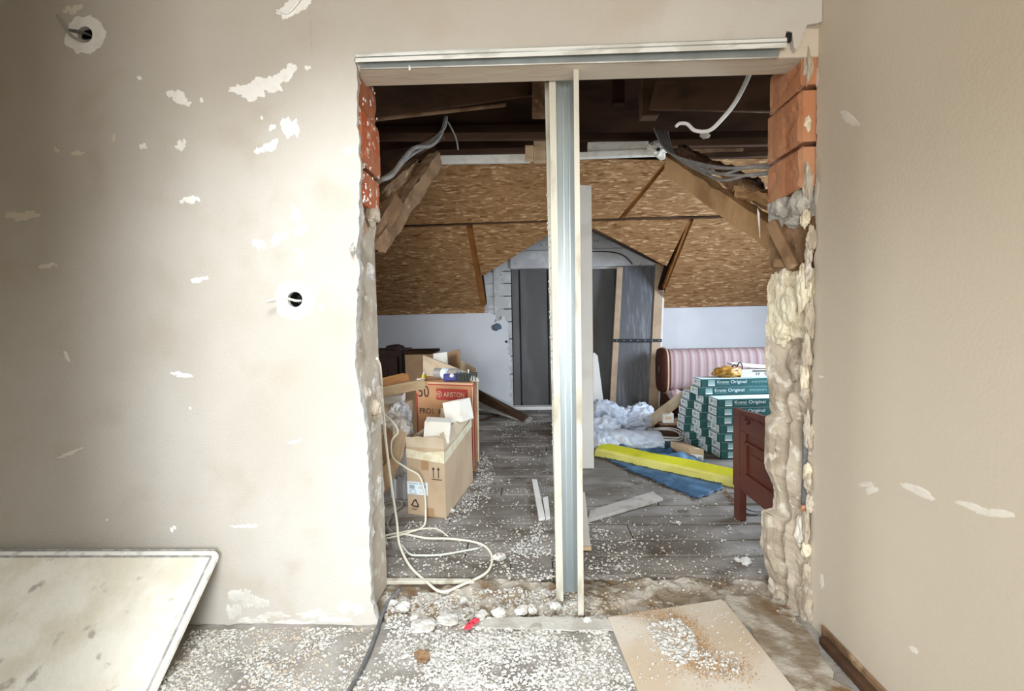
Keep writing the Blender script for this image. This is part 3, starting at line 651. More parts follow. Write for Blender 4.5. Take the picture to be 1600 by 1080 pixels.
for seg in ([(728, 352), (739, 352), (759, 478), (750, 478)], [(1076, 344), (1085, 344), (1043, 452), (1036, 452)], [(966, 346), (977, 346), (1052, 245), (1040, 245)]):
    slope_panel(seg, .02, .06, 'rafter', mat('orange_rafter', (.30, .125, .03), .8, (.24, .09, .02), 6))
slope_panel([(455, 365), (1345, 337), (1345, 331), (455, 359)], .02, .05, 'batten', 'brown_wood')
slope_panel([(840, 262), (855, 262), (855, 240), (840, 240)], .02, .05, 'rafter', 'brown_wood')
b = MB(); a = [W(x, y, YF-.03) for x, y in ((470, 484), (757, 476), (757, 489), (470, 495))]; b.prism(a, (0, .018, 0)); b.build('osb_strip', 'osb', ceiling)
b = MB(); a = [W(x, y, YF-.03) for x, y in ((1037, 470), (1330, 465), (1330, 474), (1037, 481))]; b.prism(a, (0, .018, 0)); b.build('osb_strip', 'osb', ceiling)
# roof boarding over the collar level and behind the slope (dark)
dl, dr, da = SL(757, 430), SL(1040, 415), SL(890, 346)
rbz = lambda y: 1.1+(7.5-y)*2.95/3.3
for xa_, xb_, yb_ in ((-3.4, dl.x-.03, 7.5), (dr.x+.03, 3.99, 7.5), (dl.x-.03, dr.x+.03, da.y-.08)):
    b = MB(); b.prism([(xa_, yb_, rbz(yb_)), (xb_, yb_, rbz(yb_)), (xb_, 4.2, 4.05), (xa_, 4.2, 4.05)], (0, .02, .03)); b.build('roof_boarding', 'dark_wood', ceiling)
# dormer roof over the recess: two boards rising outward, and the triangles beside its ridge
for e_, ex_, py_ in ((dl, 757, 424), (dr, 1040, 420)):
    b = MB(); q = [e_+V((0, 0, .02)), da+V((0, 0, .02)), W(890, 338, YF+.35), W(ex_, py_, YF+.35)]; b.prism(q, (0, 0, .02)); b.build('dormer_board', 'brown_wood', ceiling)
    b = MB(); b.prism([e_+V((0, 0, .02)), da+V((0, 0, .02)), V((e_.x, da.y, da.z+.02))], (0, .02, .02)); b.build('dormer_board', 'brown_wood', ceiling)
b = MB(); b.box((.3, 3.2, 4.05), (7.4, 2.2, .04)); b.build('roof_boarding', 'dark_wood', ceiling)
def beam(p, q, w, h, m, name='beam', roll=0.0, bev=.006):
    p, q = V(p), V(q); d = q-p; R = d.to_track_quat('X', 'Z').to_matrix() @ Matrix.Rotation(roll, 3, 'X'); b = MB(); b.box((p+q)/2, (d.length, w, h), R); return b.build(name, m, ceiling, bevel=bev)
def rough_beam(p, q, w, h, m, name='rafter', amp=.018, sd=0, taper=1.0):
    p, q = V(p), V(q); d = q-p; Rm_ = d.to_track_quat('X', 'Z').to_matrix(); Ln = d.length; b = MB()
    def fn(u, v):
        a = 2*pi*v+pi/4; k = max(abs(cos(a)), abs(sin(a))); y, z = cos(a)/k*w/2, sin(a)/k*h/2; tp = 1+(taper-1)*u
        e = 0 if 0 < u < 1 else .6
        o = V((Ln*(u-.5)+.06*nz(y*20, z*20, sd)*(1 if u > .97 or u < .03 else 0), y*tp*(1-e)+amp*fb(u*Ln*1.2, v*2, sd, 4, 4), z*tp*(1-e)+amp*fb(u*Ln*1.2, v*2, sd+7, 4, 4)-(.022*max(0, nz(u*Ln*7, sd)) if z > 0 else 0)))
        return (p+q)/2+Rm_ @ o
    b.grid(fn, 40, 16, sm=False); return b.build(name, m, ceiling)
# broken rafters each side of the opening
rough_beam(W(682, 246, 3.3), W(584, 388, 2.42), .08, .10, 'old_wood', sd=1, amp=.010)
rough_beam(W(650, 256, 3.1), W(585, 312, 2.5), .05, .06, 'old_wood', sd=2, amp=.010)
rough_beam(W(622, 310, 2.6), W(578, 382, 2.4), .05, .08, 'old_wood', sd=3, amp=.014)
rough_beam(W(1044, 256, 3.8), W(1245, 392, 2.42), .09, .125, 'rafter_wood', sd=4, amp=.007)
rough_beam(W(1130, 276, 3.1), W(1250, 340, 2.42), .06, .07, 'old_wood', sd=5, amp=.025)
rough_beam(W(1150, 300, 2.9), W(1240, 318, 2.45), .04, .05, 'rafter_wood', sd=6, amp=.03)
rough_beam(W(1060, 232, 4.2), W(1190, 292, 3.0), .05, .05, 'brown_wood', sd=8, amp=.03)
b = MB(); a, c = W(1185, 333, 2.4), W(1187, 372, 2.38); b.add([a+V((-.006, 0, 0)), a+V((.006, 0, 0)), c+V((.003, 0, 0)), c, a+V((0, .01, .03))], [(0, 1, 2, 3), (0, 1, 4), (1, 2, 4), (2, 3, 4), (3, 0, 4)]); b.build('splinter', 'paper', ceiling)
# collar-level timbers and purlins in the dark
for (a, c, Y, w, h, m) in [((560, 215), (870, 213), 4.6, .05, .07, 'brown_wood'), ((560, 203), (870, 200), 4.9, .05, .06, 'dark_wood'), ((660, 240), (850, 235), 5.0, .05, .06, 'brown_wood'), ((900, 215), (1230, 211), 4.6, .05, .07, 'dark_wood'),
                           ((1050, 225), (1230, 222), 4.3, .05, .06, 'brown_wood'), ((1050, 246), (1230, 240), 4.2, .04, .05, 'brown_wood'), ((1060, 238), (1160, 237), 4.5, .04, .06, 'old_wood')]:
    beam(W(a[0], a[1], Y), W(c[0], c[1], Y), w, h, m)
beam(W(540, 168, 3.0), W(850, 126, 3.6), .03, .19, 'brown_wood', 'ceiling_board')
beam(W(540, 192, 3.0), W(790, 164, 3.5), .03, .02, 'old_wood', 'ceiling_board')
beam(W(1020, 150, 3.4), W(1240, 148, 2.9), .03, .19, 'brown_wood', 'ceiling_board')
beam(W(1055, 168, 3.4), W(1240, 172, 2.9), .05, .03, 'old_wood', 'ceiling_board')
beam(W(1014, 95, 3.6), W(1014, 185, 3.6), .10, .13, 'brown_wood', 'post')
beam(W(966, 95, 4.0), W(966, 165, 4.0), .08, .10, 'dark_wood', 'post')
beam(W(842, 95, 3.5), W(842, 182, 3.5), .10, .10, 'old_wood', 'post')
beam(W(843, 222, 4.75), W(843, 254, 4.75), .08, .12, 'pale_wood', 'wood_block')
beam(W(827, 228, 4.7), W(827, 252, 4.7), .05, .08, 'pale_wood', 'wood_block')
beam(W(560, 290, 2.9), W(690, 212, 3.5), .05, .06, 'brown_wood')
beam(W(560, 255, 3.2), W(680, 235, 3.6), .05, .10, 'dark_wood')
# ------------------------------------------------------------------ metal partition frame
t = thing('metal_stud', 'upright galvanised steel stud dividing the broken-out opening', 'stud', (.17, 2.1, 0))
def vstrip(name, bot, top, zb, zt, m, th=.0015):      # a flat vertical strip between two plan points (at the foot and at the head)
    (a, c), (d, e) = bot, top
    a, c, d, e = [V((p[0], p[1], z)) for p, z in ((a, zb), (c, zb), (d, zt), (e, zt))]
    nrm = (c-a).cross(V((0, 0, 1))).normalized()*th
    b = MB(); b.hexa([a, c, c+nrm, a+nrm], [d, e, e+nrm, d+nrm]); return b.build(name, m, t)
zs = W(898, 99, 2.04).z; zl = W(862, 122, 2.2).z
def xy(px, py, Y): p = W(px, py, Y); return (p.x, p.y)
YW, YR, YL = 2.215, 2.045, 2.15
vstrip('web', (xy(874, 920, YW), xy(902, 920, YW+.01)), (xy(868, 140, YW), xy(897, 140, YW+.01)), G(885, 926).z+.0, zl, 'galv')
vstrip('flange', (xy(902, 920, YW+.01), xy(903, 950, YR)), (xy(897, 140, YW+.01), xy(898, 110, YR)), .0, zs, 'galv')
vstrip('lip', (xy(903, 955, YR), xy(912, 955, YR)), (xy(896, 110, YR), xy(904, 110, YR)), .0, zs, 'stud_edge', .006)
vstrip('flange', (xy(874, 920, YW), xy(872, 928, YL)), (xy(868, 140, YW), xy(864, 140, YL)), .0, zl, 'galv')
vstrip('lip', (xy(869, 930, YL), xy(880, 930, YL)), (xy(858, 128, YL), xy(868, 128, YL)), .0, zl, 'stud_edge', .005)
for k, dx in enumerate((5, 10)):                       # pressed ribs down the web
    A, C = xy(876+dx*1.8, 920, YW-.002), xy(877.5+dx*1.8, 920, YW-.002); D, E = xy(870+dx*1.8, 140, YW-.002), xy(871.5+dx*1.8, 140, YW-.002)
    vstrip('web_rib', (A, C), (D, E), .02, zl-.01, 'galv', .004)
tb = thing('wooden_batten', 'dusty cream batten standing directly behind the steel stud', 'batten', (.1, 2.4, 0))
b = MB(); a = [V((*xy(x, 880, Y), .0)) for x, Y in ((868, 2.30), (877, 2.30), (877, 2.34), (868, 2.34))]; c = [V((*xy(x, 250, Y), W(860, 128, 2.3).z)) for x, Y in ((853, 2.30), (863, 2.30), (863, 2.34), (853, 2.34))]
b.hexa(a, c); b.build('rail', 'stud_edge', tb, bevel=.002)
b = MB()
for i in range(60):
    k = random.random()**.7*.75+.05; p = a[0].lerp(c[0], k); b.blob((p.x+random.uniform(-.002, .008), p.y-.002, p.z), (.004, .004, .006), i, .3, 1.5, 1)
tag(b.build('plaster_splash', 'granule', tb), kind='stuff')
tr_ = thing('metal_track', 'long galvanised head track screwed under the lintel of the opening', 'track', W(900, 85, D0))
a0, a1 = W(555, 84.5, 1.955), W(1230, 59, 1.955); c0, c1 = W(555, 97, 1.955), W(1230, 74, 1.955)
b = MB(); b.prism([a0, a1, c1, c0], (0, .004, 0)); b.build('front_flange', 'track_smear', tr_, bevel=.0015)
b = MB(); b.prism([a0, a1, a1+V((0, .03, 0)), a0+V((0, .03, 0))], (0, 0, .002)); b.build('web', 'galv', tr_)
e0, e1, g0, g1 = W(562, 108, 1.985), W(1216, 90, 1.985), W(562, 90, 1.985), W(1224, 64, 1.985)
b = MB(); b.prism([e0, e1, g1, g0], (0, .004, 0)); b.build('rear_flange', 'galv', tr_)
b = MB(); b.tube([e0+V((0, -.002, 0)), e1+V((0, -.002, 0))], .003, 6); b.build('edge_bead', 'track_smear', tr_)
b = MB(); b.tube([a0.lerp(c0, .45)+V((0, -.001, 0)), a1.lerp(c1, .45)+V((0, -.001, 0))], .0022, 6); b.build('crease', 'galv', tr_)
p = W(640, 106, 1.985); b = MB(); b.blob(p, (.006, .006, .012), 4, .2, 1.5, 1); b.build('plaster_drip', 'filler', tr_)

# ------------------------------------------------------------------ leaning slab bottom left
X0 = W(347, 860, 1.95).x; zt0 = W(347, 860, 1.95).z; low = XP(245, 1080, X0)
dirv = (low-V((X0, 1.95, zt0))); Ls = -zt0/dirv.z*1.0; foot = V((X0, 1.95, zt0))+dirv*min(Ls, 3.0)
sl = thing('board', 'cream dusty sheet with a rounded rim leaning low against the plastered wall', 'board', (X0-.7, foot.y, 0))
ex = V((1, 0, 0)); ey = (V((X0, 1.95, zt0))-foot); Lh = ey.length; ey.normalize(); en = ex.cross(ey)      # x along wall, y up the slope
org = V((X0, foot.y+.012, .004))
def slab_poly(inset, x0=-1.35, r=.03):
    xs0, xs1, y0, y1 = x0+inset, -inset, inset*.5, Lh-inset
    pts = [(xs0, y0), (xs1, y0)]; r = max(.004, r-inset)
    for k in range(6):
        a = k/5*pi/2; pts.append((xs1-r+r*cos(a), y1-r+r*sin(a)))
    pts.append((xs0, y1)); return [org+ex*x+ey*(y-.02) for x, y in pts]
b = MB(); b.prism(slab_poly(0), en*.020); b.build('rim', 'slab_rim', sl, bevel=.003)
b = MB(); b.prism([p+en*.020 for p in slab_poly(.020)], en*.0012); b.build('groove', 'slab_groove', sl)
po = slab_poly(.030); xs = [p.dot(ex) for p in po]
b = MB(); b.prism([p+en*.020 for p in po], en*.003); b.build('panel', 'slab_cream', sl, bevel=.002)
b = MB(); pts = [org+ex*x+ey*(Lh-.02+.003)+en*(.022+.002*nz(x*9, 2)) for x in [-1.34+.12*k for k in range(12)]]; b.tube(pts, .0035, 6); b.build('edge_line', 'slab_groove', sl)

# ------------------------------------------------------------------ things standing behind the stud
t = thing('drywall_strip', 'tall narrow white drywall strip standing on the boards behind the stud', 'drywall strip', G(916, 733))
Yd = G(916, 733).y; b = MB(); p, q = W(904, 733, Yd), W(928, 731, Yd); r, s = W(905, 289, Yd+.05), W(924, 290, Yd+.05)
p.z = q.z = 0.004; b.hexa([p, q, q+V((0, .014, 0)), p+V((0, .014, 0))], [r, s, s+V((0, .014, 0)), r+V((0, .014, 0))]); b.build('sheet', 'white_board', t, bevel=.001)
b = MB(); b.hexa([q, q+V((.002, 0, 0)), q+V((.002, .014, 0)), q+V((0, .014, 0))], [s, s+V((.002, 0, 0)), s+V((.002, .014, 0)), s+V((0, .014, 0))]); b.build('paper_edge', 'cardboard', t)
t = thing('short_plank', 'short brown plank propped behind the foot of the stud', 'plank', G(915, 860))
b = MB(); p = G(903, 861); q = G(924, 861); r = W(893, 770, p.y+.10); s = W(914, 770, p.y+.10); n = V((0, .02, 0)); p.z = q.z = .002
b.hexa([p, q, q+n, p+n], [r, s, s+n, r+n]); b.build('plank', 'grey_plank', t, bevel=.002)
b = MB(); b.box((p+q)/2+V((0, -.002, .014)), ((q-p).length, .004, .024)); b.build('sawn_end', 'pale_wood', t)
def flat_bar(name, lab, cat, quad, th, m, z=.004, parts='plank', tilt=0.0, group=None):
    pts = [G(*p, z) for p in quad]; c = sum(pts, V((0, 0, 0)))/4
    t = thing(name, lab, cat, c, group); b = MB(); b.prism(pts, (0, 0, th)); b.build(parts, m, t, bevel=.003); return t
flat_bar('plank', 'grey speckled plank lying flat on the boards right of the stud', 'plank', [(918, 818), (922, 802), (1020, 772), (1036, 783)], .022, 'grey_plank')
flat_bar('slat', 'thin white slat on the boards just left of the stud, the longer one', 'slat', [(831, 752), (839, 752), (852, 813), (842, 815)], .018, 'white_board')
flat_bar('slat', 'thin white slat on the boards just left of the stud, the shorter one', 'slat', [(848, 781), (856, 779), (860, 812), (853, 814)], .018, 'white_board')
flat_bar('floor_strip', 'pale timber edge strip along the threshold at the first floor board', 'strip', [(600, 914), (600, 908), (735, 909), (742, 913)], .018, 'stud_edge', .002)
# planks lying against the foot of the far wall
for k, (quad, lab) in enumerate([((W(742, 622, 6.78), W(747, 608, 6.84), G(826, 650, .03), G(818, 657, .03)), 'upper of the two dusty planks leaning at the wall behind the boiler carton'), ((W(742, 634, 6.70), W(746, 627, 6.80), G(834, 653, .004), G(828, 660, .004)), 'lower of the two dusty planks leaning at the wall behind the boiler carton')]):
    pts = list(quad); c = sum(pts, V((0, 0, 0)))/4; c.z = 0; t = thing('plank', lab, 'plank', c)
    b = MB(); b.prism(pts, (0, 0, -.025)); b.build('plank', 'grey_plank' if k else 'brown_wood', t, bevel=.004)
flat_bar('plank', 'dark thin lath lying on the boards behind the boiler carton', 'plank', [(735, 664), (737, 661), (790, 645), (792, 647)], .015, 'brown_wood')

# ------------------------------------------------------------------ boxes on the left
def quad_frame(fl, fr, br, zb, zt):
    fl, fr, br = V(fl), V(fr), V(br); bl = fl+(br-fr); return fl, fr, br, bl
t = thing('cardboard_box', 'open tall cardboard box sealed with cream tape, nearest on the left side', 'box', G(697, 811))
fl, fr, br = G(638, 804), G(697, 811), G(739, 752); bl = fl+(br-fr); up = V((0, 0, 1))
ztop_b = W(697, 702, fr.y).z; th = .006
xd = (fr-fl).normalized(); yd = (br-fr).normalized(); nd = V((xd.y, -xd.x, 0)); nr = V((yd.y, -yd.x, 0))
def wallp(a, c, inward, z0, z1, mb):
    mb.hexa([a+up*z0, c+up*z0, c+inward*th+up*z0, a+inward*th+up*z0], [a+up*z1, c+up*z1, c+inward*th+up*z1, a+inward*th+up*z1])
b = MB()
wallp(fl, fr, -nd, 0, ztop_b, b); wallp(fr, br, -nr, 0, ztop_b, b); wallp(br, bl, nd, 0, ztop_b, b); wallp(bl, fl, nr, 0, ztop_b, b)
b.hexa([fl, fr, br, bl], [fl+up*.006, fr+up*.006, br+up*.006, bl+up*.006]); b.build('body', 'cardboard', t)
def flap(a, c, out, hgt, lean, m='cardboard_dust', sh=.0):
    p, q = a+up*ztop_b, c+up*ztop_b; d = (up*hgt+out*lean); e = (q-p)*sh
    n = -out*.004; b = MB(); nn = 6
    top = [p.lerp(q, k/nn)+e*(1-2*k/nn)+d+up*(.012*nz(k*1.3, hgt*10)) for k in range(nn+1)]; bot = [p.lerp(q, k/nn) for k in range(nn+1)]
    for k in range(nn): b.hexa([bot[k], bot[k+1], bot[k+1]+n, bot[k]+n], [top[k], top[k+1], top[k+1]+n, top[k]+n])
    return b.build('flap', m, t)
flap(fl, fr, nd, .075, .004); flap(fr, br, nr, .10, -.025, sh=-.0); flap(bl, fl, -nr, .055, -.03, 'cardboard_dust')
flap(br, bl, -nd, .12, .03)
hF = (fr-fl).length; hS = (br-fr).length
b = MB(); b.prism([fl+up*(ztop_b-.075)+nd*.002, fr+up*(ztop_b-.10)+nd*.002, fr+up*(ztop_b-.015)+nd*.003, fr.lerp(fl, .5)+up*(ztop_b-.03)+nd*.004, fl+up*(ztop_b-.012)+nd*.002], nd*.001); b.build('tape', 'tape_cream', t)
b = MB(); b.prism([fr+up*(ztop_b-.10)+nr*.002, br+up*(ztop_b-.015)+nr*.002, br+up*(ztop_b+.05)+nr*.002, fr+up*(ztop_b-.03)+nr*.002], nr*.001); b.build('tape', 'tape_cream', t)
FP = lambda u, v: fl+xd*(hF*u)+up*v
quadp(FP(.40, ztop_b-.155), xd, up, .055, .065, nd, .002).build('tape', 'tape_brown', t)
quadp(FP(.0, .150), xd, up, hF*.55, .090, nd, .002).build('shipping_label', 'blue_label', t)
b = MB()
for k, (u, v, w, h) in enumerate([(.04, .226, .25, .005), (.32, .226, .17, .008), (.06, .190, .14, .026), (.06, .180, .17, .004), (.3, .196, .12, .003), (.3, .205, .1, .003), (.06, .166, .05, .006), (.2, .166, .04, .006), (.33, .166, .05, .004), (.05, .155, .2, .004), (.46, .205, .05, .015)]):
    q = quadp(FP(u, v), xd, up, hF*w, h, nd, .0032); b.add(q.v, q.f)
b.build('label_print', 'grey_print', t)
quadp(FP(.49, .004), xd, up, hF*.20, .06, nd, .002).build('tape', 'tape_brown', t)
# printed this-side-up arrows
b = MB()
for u in (.70, .83):
    q = quadp(FP(u, ztop_b-.205), xd, up, .006, .060, nd, .002); b.add(q.v, q.f)
    o = FP(u, ztop_b-.148)+xd*.003+nd*.002; b.prism([o-xd*.011, o+xd*.011, o+up*.020], nd*.0006)
q = quadp(FP(.66, ztop_b-.218), xd, up, hF*.26, .005, nd, .002); b.add(q.v, q.f); b.build('arrow_print', 'black_print', t)
# recycling triangle with the letters below it
b = MB(); o = FP(.20, .078)+nd*.002
tri = [o+up*.040, o-xd*.030-up*.012, o+xd*.030-up*.012]
for k in range(3):
    a, c = tri[k], tri[(k+1) % 3]; d = (c-a); e = d.normalized(); w = nd.cross(e)*.0045; a2 = a.lerp(c, .14); c2 = a.lerp(c, .80)
    b.prism([a2-w, c2-w, c2+w, a2+w], nd*.0006); b.prism([c2-w*2.4, c2+e*.012, c2+w*2.4], nd*.0006)
b.build('recycling_print', 'black_print', t); lettering('PAP', .024, FP(.11, .036), xd, up, 'black_print', t, off=.003)
bx = (fl, fr, br, bl, ztop_b)
# blocks of foam lying in the open box
for i, (px, py, Y, s, rz_, lab) in enumerate([(684, 672, fr.y+.16, (.18, .16, .15), .12, 'cream foam block stuck out of the open box, nearer the front flap'), (716, 642, fr.y+.52, (.17, .15, .17), -.5, 'cream foam block stuck out of the open box, farther back')]):
    p = W(px, py, Y); t2 = thing('foam_block', lab, 'foam block', p-V((0, 0, s[2]/2)), 'foam blocks in the open box'); b = MB(); b.box(p, s, Matrix.Rotation(rz_, 3, 'Z') @ Matrix.Rotation(.1-.3*i, 3, 'Y')); b.build('block', 'foam', t2, bevel=.008)
    t2['group'] = 'foam packing blocks'

# boiler carton
fa = G(650, 690); fa = V((fa.x, 4.25, 0)); L_, R_c = W(651, 640, 4.25), W(742, 640, 4.05)
zt1 = W(700, 597, 4.15).z
t = thing('boiler_carton', 'orange-brown boiler carton with a red brand panel behind the open box', 'box', (R_c.x, R_c.y, 0))
fl, fr = V((L_.x, 4.25, 0)), V((R_c.x, 4.05, 0)); xd = (fr-fl).normalized(); nd = V((xd.y, -xd.x, 0)); hF = (fr-fl).length
b = MB(); dep = V((fr.x, fr.y, 0)).normalized()*.42+V((-.03, 0, 0)); b.hexa([fl, fr, fr+dep, fl+dep], [p+up*zt1 for p in (fl, fr, fr+dep, fl+dep)]); b.build('body', 'carton_orange', t, bevel=.006)
FP = lambda u, v: fl+xd*(hF*u)+up*v
b = MB()
for (u, v, w, h) in [(.22, zt1-.030, .76, .010), (.945, .05, .012, zt1-.08), (.0, .02, .022, zt1-.13)]:
    q = quadp(FP(u, v), xd, up, hF*w, h, nd, .002); b.add(q.v, q.f)
b.build('print_border', 'red_print', t)
quadp(FP(.975, .02), xd, up, hF*.02, zt1-.03, nd, .002).build('print_border', 'red_print', t)
b = MB()
for (u, v, w, h) in [(.22, zt1-.018, .76, .010), (.955, .05, .022, zt1-.07)]:
    q = quadp(FP(u, v), xd, up, hF*w, h, nd, .0015); b.add(q.v, q.f)
b.build('print_border', 'pale_print', t)
ro = FP(.36, zt1-.165); quadp(ro, xd, up, hF*.53, .105, nd, .002).build('brand_panel', 'red_print', t)
lettering('ARISTON', .066, ro+xd*hF*.125+up*.030, xd, up, 'pale_print', t, off=.004, squash=.78)
b = MB(); o = ro+xd*hF*.055+up*.052+nd*.004
b.tube([o+xd*.026*cos(a)+up*.026*sin(a) for a in [2*pi*k/16 for k in range(16)]], .0035, 5, smooth_pts=False, close=True); b.tube([o+xd*.010*cos(a)+up*.010*sin(a) for a in [2*pi*k/10 for k in range(10)]], .003, 5, smooth_pts=False, close=True)
b.build('round_emblem', 'pale_print', t)
lettering('5', .15, FP(.03, zt1-.145), xd, up, 'black_print', t, off=.003, squash=.8); lettering('0', .15, FP(.135, zt1-.145), xd, up, 'black_print', t, off=.003, squash=.8)
lettering('PRO1', .072, FP(.05, zt1-.30), xd, up, 'black_print', t, off=.003, squash=.92); lettering('R', .072, FP(.385, zt1-.30), xd, up, 'black_print', t, off=.003, squash=.92)
carton_top = (fl, fr, dep, zt1, xd, nd)
# items on the carton
def on_carton(u, d): return fl+xd*(hF*u)-nd*d+up*(zt1+.003)
p = on_carton(.36, .16)
t = thing('plastic_bottle', 'clear plastic bottle with a pale blue label lying on the boiler carton', 'bottle', p)
b = MB(); a = p+up*.055-xd*.10; c = p+up*.055+xd*.17; b.tube([a, a.lerp(c, .15), a.lerp(c, .5), a.lerp(c, .85), c], lambda t_: .050*(1-.5*max(0, t_-.85)/.15), 14); b.build('body', 'bottle', t)
b = MB(); b.tube([a.lerp(c, .30), a.lerp(c, .58)], .052, 14, smooth_pts=False); b.build('label_band', 'blue_label', t)
b = MB(); b.tube([c, c+xd*.025], .018, 10, smooth_pts=False); b.build('cap', 'blue_plastic', t)
p = on_carton(.05, .10); t = thing('spray_cap', 'small yellow plastic cap at the edge of the boiler carton', 'cap', p); b = MB(); b.tube([p, p+up*.05], lambda q: .026-.006*q, 12); b.build('shell', 'yellow_cap', t); b = MB(); b.tube([p+up*.05, p+up*.065], .012, 10); b.build('nozzle', 'paper', t)
p = on_carton(.06, .035); t = thing('putty_scrap', 'small pale scrap of putty beside the yellow cap', 'scrap', p); b = MB(); b.blob(p+up*.010, (.04, .02, .012), 3, .3, 1.6, 2); b.build('scrap', 'filler', t)
p = on_carton(.56, .045); t = thing('battery_pack', 'dark blue and white plastic packet in front of the lying bottle', 'packet', p)
b = MB(); b.box(p+up*.035, (.12, .05, .065), Matrix.Rotation(.2, 3, 'Z')); b.build('packet', 'dark_blue', t, bevel=.01); b = MB(); b.blob(p+up*.055+xd*.025-V((0, .028, 0)), (.022, .006, .018), 2, .2, 1.4, 2); b.blob(p+up*.03-xd*.025-V((0, .028, 0)), (.014, .006, .012), 5, .2, 1.4, 2); b.build('white_print', 'paper', t)
p = on_carton(.82, .07); t = thing('vent_grille', 'black slotted vent grille standing on the boiler carton', 'grille', p)
b = MB(); b.box(p+up*.006, (.20, .05, .010)); b.box(p+up*.072, (.20, .05, .010)); b.box(p+up*.04+V((0, .02, 0)), (.19, .008, .07)); b.build('frame', 'dark_device', t)
for k in range(7): b = MB(); b.box(p+up*.039+xd*(-.09+.03*k)-V((0, .005, 0)), (.008, .04, .058)); b.build('slat', 'dark_device', t)
b = MB(); b.tube([p+up*.078+xd*.02, p+up*.11+xd*.02], .006, 8); b.build('pin', 'paper', t)
p = on_carton(.955, .06); t = thing('foam_scrap', 'little white foam wedge at the corner of the boiler carton', 'scrap', p); b = MB(); b.prism([p-xd*.05, p+xd*.045, p+xd*.03+up*.03, p-xd*.03+up*.06], (0, .05, 0)); b.build('wedge', 'foam', t, bevel=.006)

# tall cardboard sheet behind the carton and folded cardboard beyond it
def sheet(name, lab, cat, px, Ys, m, th=.008, part='sheet'):
    pts = [W(x, y, Y) for (x, y), Y in zip(px, Ys)]; n = (pts[1]-pts[0]).cross(pts[2]-pts[0]).normalized()
    if n.y < 0: n = -n
    zmin = min(p.z for p in pts); c = sum(pts, V((0, 0, 0)))/len(pts); t = thing(name, lab, cat, (c.x, c.y, max(zmin, 0))); b = MB(); b.prism(pts, n*th); b.build(part, m, t); return t
sheet('cardboard_sheet', 'tall buff cardboard sheet with a sloping top behind the boiler carton', 'cardboard', [(661, 700), (661, 555), (745, 588), (747, 722)], [4.74, 4.74, 4.33, 4.30], 'cardboard_dust', .02)
sheet('folded_card', 'white folded card poking up behind the tall cardboard sheet', 'cardboard', [(676, 692), (677, 553), (698, 550), (704, 692)], [4.95, 4.95, 4.9, 4.9], 'white_board')
sheet('cardboard_flap', 'brown cardboard flap poking up beside the white folded card', 'cardboard', [(703, 690), (700, 551), (718, 545), (724, 690)], [5.05, 5.05, 4.95, 4.95], 'cardboard_dark')
sheet('cardboard_piece', 'greyish cardboard panel leaning on the knee wall behind the cartons', 'cardboard', [(716, 684), (718, 562), (744, 576), (748, 684)], [5.2, 5.2, 5.1, 5.1], 'cardboard_dust')
# dark furniture at the far left
t = thing('dark_cabinet', 'dark brown cabinet half hidden behind the left jamb at the knee wall', 'cabinet', W(608, 700, 5.6)*1.0)
t.location.z = 0; t['_b'] = (t.location.x, t.location.y, 0); base = V(t['_b'])
a, c = W(560, 548, 5.6), W(628, 551, 5.6); b = MB(); b.box(((a.x+c.x)/2, 5.85, a.z/2), (c.x-a.x, .5, a.z)); b.build('body', 'very_dark', t, bevel=.01)
b = MB(); b.box(((a.x+c.x)/2, 5.585, a.z/2-.02), (c.x-a.x-.1, .03, a.z-.12)); b.build('door', 'very_dark', t, bevel=.01)
b = MB(); b.tube([W(604, 578, 5.57), W(604, 590, 5.57)], .012, 8); b.build('handle', 'brown_wood', t)
b = MB(); b.blob((c.x-.10, 5.7, a.z+.01), (.12, .12, .06), 5, .3, 1.5, 2); b.build('cloth', 'very_dark', t)
t = thing('dark_chair_back', 'dark brown wooden chest standing beside the dark cabinet by the knee wall', 'chest', (W(652, 600, 5.45).x, 5.6, 0))
a, c = W(632, 549, 5.4), W(674, 553, 5.4); b = MB(); b.box(((a.x+c.x)/2, 5.6, a.z/2), (c.x-a.x, .4, a.z)); b.build('body', 'cardboard_dark', t, bevel=.01)
a2, c2 = W(630, 550, 5.38), W(676, 554, 5.38); b = MB(); b.box(((a2.x+c2.x)/2, 5.6, a2.z-.01), (c2.x-a2.x, .46, .04)); b.build('lid', 'dark_wood', t, bevel=.008)
t.name = 'dark_chest'
